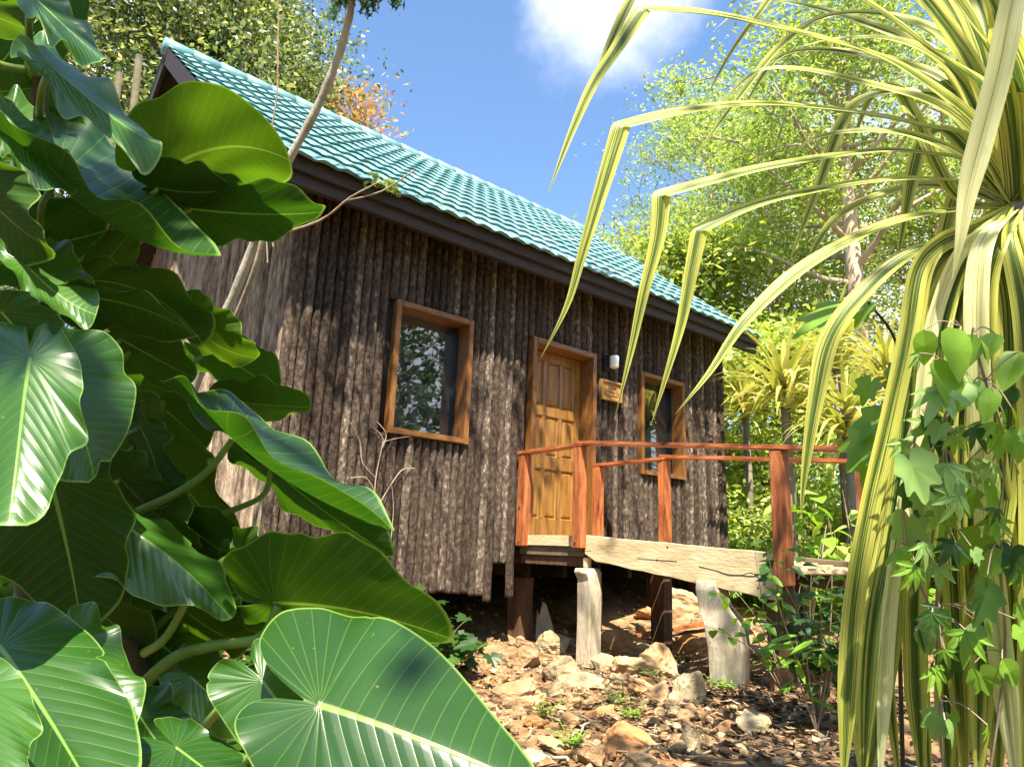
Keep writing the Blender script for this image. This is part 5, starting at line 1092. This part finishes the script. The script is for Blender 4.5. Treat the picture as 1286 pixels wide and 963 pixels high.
# sapling and bush by the ramp's end post
r0 = on_ground(985, 835, 4.9)
leafy('sapling', 'thin arching sapling with pointed leaves crossing the leaning pale pier', 'sapling', r0, [at(902, 742, 4.75), at(893, 788, 4.7), at(918, 735, 4.8), at(948, 690, 4.85)], 'ovate', 0.105, 9, MT['leaf_fresh'], 31, spread=0.07)
r0 = on_ground(1025, 850, 4.4)
leafy('leafy_bush', 'leafy green bush covering the foot of the ramp end post', 'bush', r0, [at(u, v, rg.uniform(4.0, 4.7)) for u, v in [(985, 770), (1020, 790), (1030, 745), (1060, 760), (1005, 735), (975, 715), (1045, 720), (1075, 715), (1020, 700), (990, 690), (960, 670), (1040, 800), (1090, 740), (1060, 790), (1080, 770), (1070, 740)]], 'ovate', 0.085, 20, MT['leaf_dark'], 32, spread=0.16)
leafy('leafy_bush', 'bush of longer light green leaves before the dark space under the ramp end', 'bush', on_ground(1022, 850, 4.2), [at(1010, 795, 4.1), at(1030, 790, 4.1), at(1000, 812, 4.1), at(1042, 805, 4.1)], 'lance', 0.17, 9, MT['leaf_fresh'], 33, spread=0.05)
r0 = on_ground(560, 830, 5.2)
leafy('lobed_leaf_shrub', 'dark lobed-leaf shrub at the foot of the log wall left of the piers', 'shrub', r0, [at(u, v, rg.uniform(4.8, 5.6)) for u, v in [(505, 740), (530, 760), (560, 770), (590, 775), (520, 800), (560, 810), (600, 800), (575, 835), (545, 840), (620, 805), (490, 745)]], 'lobed', 0.17, 8, MT['leaf_dark'], 34, spread=0.12)
leafy('sapling', 'small pale-topped sapling in front of the bottom of the log wall', 'sapling', on_ground(520, 830, 5.0), [at(505, 730, 4.9), at(520, 742, 4.9), at(493, 745, 4.9)], 'ovate', 0.10, 7, MT['leaf_fresh'], 35, spread=0.05)
# dry creeper on the wall under the near window
mb = MB()
def wallp(u, v, y=-0.075):
    d = pray(u, v); t_ = (y-CAM.y)/d.y; return CAM+d*t_
for pts in [[(468, 700), (470, 640), (472, 600), (480, 560), (482, 555), (500, 550), (516, 548)], [(482, 556), (478, 545), (466, 535)], [(480, 562), (485, 545), (474, 530)], [(472, 600), (455, 580), (452, 555), (440, 530)], [(466, 650), (490, 610), (505, 590), (520, 588)], [(492, 610), (494, 640), (490, 690)], [(472, 620), (460, 600), (440, 600)]]:
    mb.tube(spline([wallp(*q) for q in pts], 5), 0.0045, 5)
tag(mb.build('dry_creeper', MT['twig'], loc=wallp(468, 700)), 'leafless dry creeper on the logs below the near window', 'creeper')

# ------------------------------------------------------------------ background plants on the right
GP = 'yellow pandanus clumps beyond the ramp'
for k, (u, v, d, lab) in enumerate([(985, 488, 9.3, 'yellow variegated pandanus clump rising just right of the cabin corner'), (1048, 440, 10.5, 'tallest yellow pandanus clump above the ramp rail'), (1062, 520, 8.8, 'low yellow pandanus clump beside the far rail post'), (1115, 470, 9.6, 'yellow pandanus clump half hidden by the hanging striped leaves'), (935, 500, 11.5, 'pale yellow pandanus clump farthest back at the cabin corner')]):
    h_ = at(u, v, d); g = Vector((h_.x, h_.y, gh(h_.x, h_.y))); t = thing('pandanus_clump', g, lab, 'plant', GP)
    mb = MB(); mb.tube([g+Vector((0, 0, -.1)), g.lerp(h_, .5)+Vector((.04, 0, 0)), h_], 0.06, 8); mb.build('trunk', MT['trunk_grey'], t, smooth=True)
    rg = random.Random(60+k); Vv, Ff = [], []
    for j in range(85):
        az_ = j*2.4+rg.uniform(-.3, .3); e = rg.uniform(-0.2, 1.35); L_ = rg.uniform(0.75, 1.15)*(0.8 if k == 4 else 1); w = rg.uniform(0.05, 0.075)
        d_ = Vector((math.cos(az_), math.sin(az_), 0)); sd_ = Vector((-d_.y, d_.x, 0)); pos = h_+Vector((0, 0, rg.uniform(-.35, .15))); dr = d_*math.cos(e)+Vector((0, 0, math.sin(e))); b0 = len(Vv)
        for i in range(7):
            q = i/6; ww = w*(1 if q < .5 else 1-(q-.5)*1.9)*0.5
            for o, z in ((-1, .35), (0, 0), (1, .35)): Vv.append(pos+sd_*o*ww+Vector((0, 0, z*ww)))
            pos = pos+dr*L_/6; dr = (dr+Vector((0, 0, -0.10-0.34*q*q*2))).normalized()
        for i in range(6):
            for kk in range(2): Ff.append((b0+i*3+kk, b0+i*3+kk+1, b0+i*3+kk+4, b0+i*3+kk+3))
    mesh_np('crown', [tuple(v_) for v_ in Vv], Ff, MT['pandan_far'], t)
def bush(label, c0, r, n, L, W, mat, seed, name='bush', cat='bush', group='bushes beyond the ramp'):
    g = Vector((c0.x, c0.y, gh(c0.x, c0.y))); t = thing(name, g, label, cat, group); rs = np.random.RandomState(seed); rg = random.Random(seed); c = Cloud(); mb = MB()
    for j in range(16):
        a = rg.uniform(0, 6.28); rr = r*rg.uniform(0.2, 1.0); tp = g+Vector((math.cos(a)*rr, math.sin(a)*rr, r*rg.uniform(0.4, 1.7)*(1-0.4*rr/r))); mb.tube(spline([g, g.lerp(tp, .5)+Vector((0, 0, .1)), tp], 4), 0.012, 5)
        C = np.array(tp)+rs.normal(size=(n//16, 3))*np.array([.3, .3, .22])*r; C[:, 2] = np.maximum(C[:, 2], g.z+0.03); c.add(C, L, W, rs)
    mb.build('stem', MT['stem_dark'], t); c.build('foliage', mat, t); return t
for k, (u, d, r, lab, mt_) in enumerate([(925, 12.0, 1.1, 'lime bush right behind the cabin corner', 'leaf_lime'), (1000, 11.2, 0.9, 'green bush under the yellow pandanus leaves', 'leaf_lime'), (1085, 11.0, 1.0, 'leafy bush behind the far rail post', 'leaf_lime'), (1150, 10.5, 1.2, 'dense bush behind the vine-covered straps', 'leaf_fresh'), (1230, 9.5, 1.3, 'bush at the right edge behind the pandanus trunk', 'leaf_fresh'), (960, 14.5, 1.5, 'tall yellowish bush between the cabin corner and the pale trunk', 'leaf_yg'), (1120, 14.0, 1.6, 'yellowish bush below the pale pink trunk', 'leaf_yg'), (1250, 13.5, 1.8, 'yellowish bush at the far right below the forked tree', 'leaf_lime')]):
    bush(lab, at(u, 640, d), r, 3200, 0.13, 0.06, MT[mt_], 300+k)
for k, (u, d, r, lab, mt_) in enumerate([(150, 12.5, 1.5, 'bright bush left of the gable wall seen through the big leaves', 'leaf_lime'), (60, 11, 1.6, 'leafy bush far left behind the big leaves', 'leaf_fresh'), (215, 13.0, 1.3, 'olive bush beside the gable wall', 'leaf_olive'), (20, 8.0, 1.0, 'shaded bush low at the left edge', 'leaf_dark')]):
    bush(lab, at(u, 640, d), r, 3000, 0.14, 0.07, MT[mt_], 330+k, group='bushes left of the cabin')
# broad-leaved and feathery plants by the ramp
def fern(label, root, n, L, mat, seed, wid=0.28, cat='fern', name='fern', group='ferns beyond the ramp'):
    t = thing(name, root, label, cat, group); rg = random.Random(seed); mb = MB(); st_ = MB()
    for j in range(n):
        a = j*2.4+rg.uniform(-.4, .4); d_ = Vector((math.cos(a), math.sin(a), 0)); l = L*rg.uniform(0.75, 1.15); P = spline([root, root+d_*l*.25+Vector((0, 0, l*.45)), root+d_*l*.65+Vector((0, 0, l*.55)), root+d_*l+Vector((0, 0, l*.3))], 7)
        st_.tube(P, 0.006, 5)
        for i in range(3, len(P)):
            q = i/len(P); tt = (P[i]-P[i-1]).normalized(); s_ = tt.cross(Vector((0, 0, 1))).normalized()
            for sg in (-1, 1): add_leaf(mb, P[i], s_*sg+tt*0.45, Vector((0, 0, 1)), l*wid*math.sin(math.pi*min(.97, q*1.0+0.03))+0.02, 'lance', 0.1, 0.25)
    st_.build('stalk', MT['stem'], t); mb.build('frond', mat, t); return t
fern('pale feathery fern in front of the grass right of the cabin corner', on_ground(965, 690, 8.6), 9, 0.85, MT['leaf_grey'], 1)
fern('green fern between the two outer rail posts', on_ground(1035, 690, 8.0), 9, 0.85, MT['leaf_fresh'], 2)
fern('fern with upright fronds farther behind the ramp rail', on_ground(1005, 690, 9.2), 10, 1.05, MT['leaf_lime'], 3)
fern('fern right of the far rail post', on_ground(1105, 700, 7.6), 9, 0.8, MT['leaf_fresh'], 4)
fern('small pale fern seen low through the gap between the big leaves', on_ground(205, 830, 5.2, 0.15), 9, 0.38, MT['leaf_lime'], 5, group='ferns on the left')
for k, (u, v, d, lab) in enumerate([(1010, 640, 7.2, 'broad-leaved plant just behind the outer rail post'), (1068, 650, 7.4, 'broad-leaved plant with yellowish blotched leaves beside the far rail post')]):
    r0 = on_ground(u, 700, d); leafy('broad_leaved_plant', lab, 'plant', r0, [at(u+dx, v+dy, d) for dx, dy in [(-30, -10), (-10, -35), (15, -20), (30, 5), (0, 10), (-20, 20), (25, 25)]], 'ovate', 0.22, 5, MT['leaf_lime' if k else 'leaf_fresh'], 70+k, sr=0.01, spread=0.10)
# grass patch right of the cabin
rs = np.random.RandomState(6); Vv = []
cg = at(945, 650, 10.6)
n = 9000; gx_ = cg.x+rs.normal(size=n)*1.5; gy_ = cg.y+rs.normal(size=n)*1.3
for x, y in zip(gx_, gy_):
    if x < XR+0.12: x = XR+0.15+rs.uniform(0, 1.8)
    if y < -1.6: y = rs.uniform(-1.6, 2.0)
    z = gh(x, y, False); l = rs.uniform(0.25, 0.75); a = rs.uniform(0, 6.28); dx, dy = math.cos(a), math.sin(a); b = rs.uniform(0.1, 0.5)*l; w = 0.005
    Vv += [(x-dy*w, y+dx*w, z), (x+dy*w, y-dx*w, z), (x+dx*b*.4+dy*w*.6, y+dy*b*.4-dx*w*.6, z+l*.7), (x+dx*b, y+dy*b, z+l)]
tag(mesh_np('grass', Vv, np.arange(len(Vv)).reshape(-1, 4), MT['grass']), 'patch of bright grass right of the cabin corner', 'grass', kind='stuff')

# ------------------------------------------------------------------ rocks, litter, sticks
def rock_mesh(size, seed, sub=4, cuts=17, rough=0.13):
    bm = bmesh.new(); bmesh.ops.create_icosphere(bm, subdivisions=sub, radius=1.0); rg = random.Random(seed)
    pl = [(Vector((rg.gauss(0, 1), rg.gauss(0, 1), rg.gauss(0, 1))).normalized(), rg.uniform(0.52, 0.9)) for _ in range(cuts)]
    off = Vector((rg.uniform(0, 99), rg.uniform(0, 99), 0))
    pl += [(Vector((rg.gauss(0, 1), rg.gauss(0, 1), rg.gauss(0, .4))).normalized(), rg.uniform(0.42, 0.6)) for _ in range(3)]
    for v in bm.verts:
        p = v.co.copy()
        for n_, d_ in pl:
            q = p.dot(n_)-d_
            if q > 0: p -= n_*q*0.93
        p += p.normalized()*(rough*noise.noise(p*2.1+off)+rough*0.6*noise.noise(p*5+off)+rough*0.35*noise.noise(p*13+off))
        v.co = Vector((p.x*size[0], p.y*size[1], p.z*size[2]))
    V = np.array([tuple(v.co) for v in bm.verts]); F = np.array([[v.index for v in f.verts] for f in bm.faces]); bm.free(); return V, F
def rock(label, u, v, wpx, hpx, mat, seed, depthf=0.8, sink=0.33, group=None):
    p, t_ = hit(u, v+hpx*0.45); s = t_/FPX; w, h = wpx*s/2, hpx*s/2
    V, F = rock_mesh((w*1.12, w*1.12*depthf, h*1.2), seed); rg = random.Random(seed)
    az_ = math.atan2(RI.y, RI.x)+rg.uniform(-.25, .25); ca, sa = math.cos(az_), math.sin(az_); tl = rg.uniform(-.25, .25)
    X = V[:, 0]*math.cos(tl)-V[:, 2]*math.sin(tl); Z = V[:, 0]*math.sin(tl)+V[:, 2]*math.cos(tl)
    W = np.stack([X*ca-V[:, 1]*sa, X*sa+V[:, 1]*ca, Z], 1); back = Vector((FW.x, FW.y, 0)).normalized()*w*depthf*0.6
    c0 = Vector((p.x, p.y, gh(p.x, p.y)))+back; W += np.array([c0.x, c0.y, c0.z+h*(1-2*sink)+0.0])
    o = mesh_np('rock', W, F, MT[mat], loc=c0, smooth=False)
    return tag(o, label, 'rock', group or 'rocks on the slope below the ramp')
for r in [
 ('large pale limestone block between the two pale piers', 783, 806, 84, 52, 'rock', 1), ('split slab leaning against the large pale block', 792, 832, 60, 40, 'rock', 2), ('broad tan block right of the split slab', 828, 828, 64, 48, 'rock', 3),
 ('rough grey-brown boulder just left of the near pale pier', 706, 838, 66, 48, 'rock_grey', 4), ('small white stone below the near pale pier', 738, 853, 44, 26, 'rock_grey', 5), ('grey-brown stone leaning on the brown stilt', 694, 806, 54, 38, 'rock_grey', 6),
 ('flat tan plate of stone beside the dark lobed shrub', 656, 822, 56, 40, 'rock', 7), ('smooth pale stone in the middle of the slope', 829, 868, 36, 38, 'rock', 8), ('banded grey stone left of the leaning pier foot', 868, 860, 48, 52, 'rock_grey', 9),
 ('small round pale stone in the leaf litter', 860, 896, 40, 22, 'rock', 10), ('big orange stone at the bottom of the slope', 790, 926, 104, 54, 'rock_orange', 11), ('flat stone right of the glossy front leaf', 698, 938, 50, 24, 'rock', 12),
 ('cream stone cut off by the bottom edge beside the orange stone', 812, 954, 46, 34, 'rock', 13), ('weathered upright stone in the dark litter', 866, 926, 32, 36, 'rock_grey', 14), ('wide flat ledge stone left on the slope', 640, 872, 96, 34, 'rock', 15),
 ('dark small stone beside the white one', 699, 864, 32, 26, 'rock_grey', 16), ('orange-brown stone right under the big pale block', 868, 806, 60, 36, 'rock_orange', 17), ('grey stone against the edge of the glossy front leaf', 672, 950, 56, 34, 'rock_grey', 18),
 ('large sunlit rubble boulder under the cabin', 862, 752, 96, 56, 'rock', 19), ('orange flat stone in front of the rubble boulder under the cabin', 824, 770, 58, 20, 'rock_orange', 20), ('tan stone beside the plank under the ramp', 800, 790, 36, 22, 'rock', 21),
 ('pale stone slab lying right of the leaning pier', 958, 818, 70, 22, 'rock_grey', 22), ('small pale chip of stone in the litter right of the leaning pier', 963, 854, 30, 12, 'rock_grey', 23), ('pale boulder behind the outer rail post', 1040, 692, 60, 34, 'rock', 24), ('pale rock left of the boulder behind the outer rail post', 1018, 704, 40, 18, 'rock', 25),
 ('tan stone half buried left of the big orange stone', 716, 905, 46, 26, 'rock', 26), ('rust-coloured stone above the big orange stone', 760, 893, 40, 22, 'rock_orange', 27), ('stone wedged behind the near pale pier', 760, 830, 34, 30, 'rock_grey', 28), ('low tan stone between the middle stone and the banded one', 846, 884, 34, 20, 'rock', 29), ('long pale stone under the foot of the big tan block', 806, 862, 46, 22, 'rock', 30)]:
    rock(*r[:5], r[5], r[6]+500)
# loose fist-sized stones, alike
rs = np.random.RandomState(17)
proto = []
for k in range(8): proto.append(rock_mesh((1, rs.uniform(.6, .9), rs.uniform(.45, .7)), 900+k, sub=3, cuts=12, rough=0.12))
pm = []
for k, (V, F) in enumerate(proto):
    me = bpy.data.meshes.new('stone'); me.from_pydata((V*0.5).tolist(), [], F.tolist()); me.update(); me.polygons.foreach_set('use_smooth', np.full(len(me.polygons), False)); me.materials.append(MT[['rock', 'rock_orange', 'rock', 'rock_grey'][k % 4]]); pm.append(me)
for k in range(170):
    u, v = rs.uniform(600, 1010), rs.uniform(770, 960)
    if u > 880 and rs.rand() < 0.55: u = rs.uniform(610, 860)
    p, t_ = hit(u, v); s = rs.gamma(2.2, 0.028)+0.035
    o = bpy.data.objects.new('stone', pm[k % 8]); COL.objects.link(o); o.scale = (s, s, s); o.rotation_euler = (rs.uniform(-.4, .4), rs.uniform(-.4, .4), rs.uniform(0, 6.28)); o.location = (p.x, p.y, gh(p.x, p.y)+s*0.12)
    tag(o, 'loose fist-sized tan stone among the rubble on the slope', 'stone', 'loose stones on the slope')
# rubble chips
V, F = rock_mesh((1, .8, .6), 77, sub=1, cuts=8, rough=0.1); AV, AF = [], []; n0 = 0
for k in range(3800):
    if k < 2400: x, y = rs.normal(-0.9, 1.0), rs.normal(-2.0, 1.0)
    else: x, y = rs.normal(1.4, 1.8), rs.normal(-0.2, 1.6)
    s = rs.gamma(1.5, 0.008)+0.006; a = rs.uniform(0, 6.28); W = V*s; ca, sa = math.cos(a), math.sin(a)
    AV.append(np.stack([W[:, 0]*ca-W[:, 1]*sa+x, W[:, 0]*sa+W[:, 1]*ca+y, W[:, 2]+gh(x, y)+s*0.2], 1)); AF.append(F+n0); n0 += len(V)
tag(mesh_np('rubble', np.concatenate(AV), np.concatenate(AF), MT['rubble']), 'stone chips covering the slope below the cabin', 'rubble', kind='stuff')
# leaf litter: curled dry leaves and bits
Vv, Ff = [], []
for k in range(5200):
    if k < 3800: x, y = rs.normal(-0.5, 0.9), rs.normal(-3.1, 0.8)
    else: x, y = rs.normal(-0.6, 1.6), rs.normal(-1.6, 1.6)
    z = gh(x, y)+rs.uniform(0.004, 0.03); l = rs.gamma(3, 0.018)+0.02; w = l*rs.uniform(0.12, 0.45); a = rs.uniform(0, 6.28); d_ = Vector((math.cos(a), math.sin(a), rs.uniform(-.25, .35))).normalized(); s_ = d_.cross(Vector((rs.normal()*.4, rs.normal()*.4, 1))).normalized(); n_ = s_.cross(d_); c0 = Vector((x, y, z)); cu = rs.uniform(-.5, .5); b0 = len(Vv)
    for (i, j, h_) in ((-.5, 0, 0), (-.1, .5, cu), (.5, 0, 0.1), (-.1, -.5, cu), (-.05, 0, 0)): Vv.append(tuple(c0+d_*i*l+s_*j*w+n_*h_*w))
    Ff += [(b0, b0+4, b0+1), (b0+1, b0+4, b0+2), (b0+2, b0+4, b0+3), (b0+3, b0+4, b0)]
tag(mesh_np('leaf_litter', Vv, Ff, MT['litter']), 'dry brown leaf litter over the ground in front of the ramp', 'leaf litter', kind='stuff')
# dark low ground cover under the big leaves, along the wall and around the viewer, added to cut bounced light
c = Cloud(); rs = np.random.RandomState(91); P_ = []
for k in range(15000):
    q = rs.rand()
    if q < 0.35: x, y = rs.uniform(-7, -1.35), rs.uniform(-3.2, -0.15)
    elif q < 0.6: x, y = rs.uniform(-9, -2.5), rs.uniform(-9, -2.8)
    elif q < 0.8: x, y = rs.uniform(-3, 7), rs.uniform(-11, -4.6)
    else: x, y = rs.uniform(-9, -2.8), rs.uniform(-1, 8)
    if math.hypot(x-CAM.x, y-CAM.y) < 0.8: continue
    if x > -2.35+0.62*(-0.4-y)*0 - (0.10 if y > -1.0 else 0.55) and y > -4.4: continue   # the stony slope stays bare
    if -4.6 < y+0.85*(x+2.4)*-1 and y > -5.2 and x > -2.6: continue
    P_.append((x, y, gh(x, y, False)+rs.uniform(0.02, 0.22)))
c.add(np.array(P_), 0.17, 0.10, rs, flat=0.6)
tag(c.build('ground_cover', MT['leaf_dark']), 'dark low ground cover under the big leaves and along the wall, added to cut bounced light', 'ground cover', kind='stuff')
# dry leaves blown onto the roof
Vv, Ff = [], []; rs = np.random.RandomState(29); du = Vector((0, YR-YE, ZR-ZE)).normalized(); dn = Vector((0, -du.z, du.y))
for k in range(190):
    q = rs.uniform(0, 1)**1.6; x = rs.uniform(XE0, XE1); p = Vector((x, YE, ZE))+du*(q*4.3)+dn*rs.uniform(0.058, 0.075); a = rs.uniform(0, 6.28); l = rs.uniform(0.03, 0.11); w = l*rs.uniform(0.2, 0.5)
    t_ = Vector((math.cos(a), 0, 0))+du*math.sin(a); s_ = t_.cross(dn); b0 = len(Vv)
    for (i, j, h_) in ((-.5, 0, 0), (0, .5, .35), (.5, 0, .1), (0, -.5, .3)): Vv.append(tuple(p+t_*i*l+s_*j*w+dn*h_*w))
    Ff.append((b0, b0+1, b0+2, b0+3))
tag(mesh_np('fallen_leaves', Vv, Ff, MT['litter']), 'dry leaves blown onto the turquoise roof tiles', 'fallen leaves', kind='stuff')
# fallen sticks
for k in range(46):
    u, v = rs.uniform(800, 1040), rs.uniform(835, 960)
    if k < 12: u, v = rs.uniform(610, 840), rs.uniform(840, 960)
    p, t_ = hit(u, v); l = rs.uniform(0.10, 0.42); a = rs.uniform(0, 3.14); d_ = Vector((math.cos(a), math.sin(a), 0)); P = []
    for i in range(5):
        q = p+d_*l*(i/4-.5)+Vector((rs.normal()*.008, rs.normal()*.008, 0)); P.append(Vector((q.x, q.y, gh(q.x, q.y)+0.012+0.03*abs(math.sin(i+k))*rs.rand())))
    mb = MB(); r_ = rs.uniform(0.003, 0.009); mb.tube(spline(P, 3), r_, 6); tag(mb.build('stick', MT['twig'], loc=P[0], smooth=True), 'thin dry stick lying in the brown litter on the slope', 'stick', 'fallen sticks')
# planks and stake
p, _ = hit(836, 800); mb = MB(); mb.bar((p.x-0.42, p.y+0.30, gh(p.x-.42, p.y+.3)+0.07), (p.x+0.40, p.y-0.28, gh(p.x+.4, p.y-.28)+0.08), 0.10, 0.035, jit=0.004, seg=5)
tag(mb.build('plank', MT['rail'], loc=p), 'reddish plank lying on the rubble under the ramp', 'plank')
p, _ = hit(683, 800); z = gh(p.x, p.y); mb = MB(); bm = bmesh.new()
prof = [(-.09, -.1), (.09, -.1), (.10, .08), (.02, .33), (-.02, .36), (-.05, .22), (-.08, .28)]
f0 = [bm.verts.new(p+RI*x+Vector((0, 0, y_))) for x, y_ in prof]; fr = bm.faces.new(f0); ex = bmesh.ops.extrude_face_region(bm, geom=[fr]); bmesh.ops.translate(bm, vec=Vector((FW.x, FW.y, 0))*0.04, verts=[g for g in ex['geom'] if isinstance(g, bmesh.types.BMVert)]); bmesh.ops.recalc_face_normals(bm, faces=bm.faces); mb.add_bm(bm)
tag(mb.build('broken_board', MT['pier'], loc=p), 'broken pointed board stuck in the ground by the brown stilt', 'board')
# seedlings
for k, (u, v) in enumerate([(740, 818), (797, 797), (774, 824), (855, 832), (817, 852), (683, 902), (719, 938), (664, 830), (914, 868), (772, 888), (793, 904), (845, 815), (930, 850), (900, 866)]):
    p, t_ = hit(u, v); rg = random.Random(400+k); g = Vector((p.x, p.y, gh(p.x, p.y))); t = thing('seedling', g, 'small bright green seedling sprouting among the stones', 'seedling', 'seedlings on the slope'); mb = MB(); st_ = MB()
    for j in range(9):
        a = j*2.4; d_ = Vector((math.cos(a), math.sin(a), rg.uniform(0.5, 1.6))).normalized(); l = rg.uniform(0.05, 0.14); st_.tube([g, g+d_*l], 0.002, 4)
        for i in range(4): add_leaf(mb, g+d_*l*(0.4+0.2*i), Vector((math.cos(a+i*2), math.sin(a+i*2), .2)), Vector((0, 0, 1)), rg.uniform(0.025, 0.045), 'ovate', 0.15, 0.2)
    st_.build('stem', MT['stem'], t); mb.build('foliage', MT['leaf_fresh'], t)

# ------------------------------------------------------------------ unseen tree inferred from the dapples, its leaf clumps set to cast shade
ob = Vector((-3.0, -11.8, 0)); ob.z = gh(ob.x, ob.y)
ot = thing('shade_tree', ob, 'tall unseen tree behind the viewer, its leaf clumps set to shade the yard', 'tree', GS)
top = ob+Vector((0.3, 1.0, 9.0)); mb = MB(); tp_ = spline([ob+Vector((0, 0, -.2)), ob.lerp(top, .5)+Vector((.4, 0, 0)), top], 8); mb.tube(tp_, [0.28*(1-0.045*i) for i in range(len(tp_))], 10)
c = Cloud(); rs = np.random.RandomState(55)
OVER = [tuple(at(u, v, d)+SUN*ds)+(r, n) for (u, v, d, ds, r, n) in [(60, 700, 1.35, 5.0, .09, 45), (215, 870, 1.4, 5.2, .08, 36), (185, 600, 1.75, 5.5, .09, 36), (20, 240, 1.78, 5.6, .09, 40), (70, 160, 1.8, 5.8, .07, 28), (190, 440, 1.65, 5.4, .07, 28)]]  # clumps placed up the sun line to shade chosen leaves
for (x, y, z, r, n) in OVER+[(-0.5, -2.85, 7.7, 0.28, 80), (0.4, -2.75, 7.9, 0.3, 90), (1.1, -2.9, 8.2, 0.25, 50), (-1.9, -2.75, 7.6, 0.2, 75), (-2.9, -2.75, 7.55, 0.2, 75), (-4.1, -2.7, 7.5, 0.22, 80), (-1.0, -2.75, 7.6, 0.22, 70), (-3.5, -2.8, 7.7, 0.2, 60), (-5.0, -6.9, 6.3, 0.7, 150), (-3.9, -6.9, 6.5, 0.8, 260), (-3.0, -6.6, 6.7, 0.8, 300), (-2.2, -6.3, 7.0, 0.8, 280), (-5.4, -3.6, 6.8, 0.5, 80)]:
    q = Vector((x, y, z)); a = tp_[10+int(rs.uniform(0, 6))]; P = spline([a, a.lerp(q, .5)+Vector((0, 0, .5)), q], 8); mb.tube(P, [0.05-0.0026*i for i in range(len(P))], 6)
    C = np.array(q)+rs.normal(size=(n, 3))*np.array([r, r, r*.5]); c.add(C, 0.17, 0.08, rs)
mb.build('trunk', MT['trunk_grey'], ot, smooth=True); c.build('crown', MT['leaf_dark'], ot)
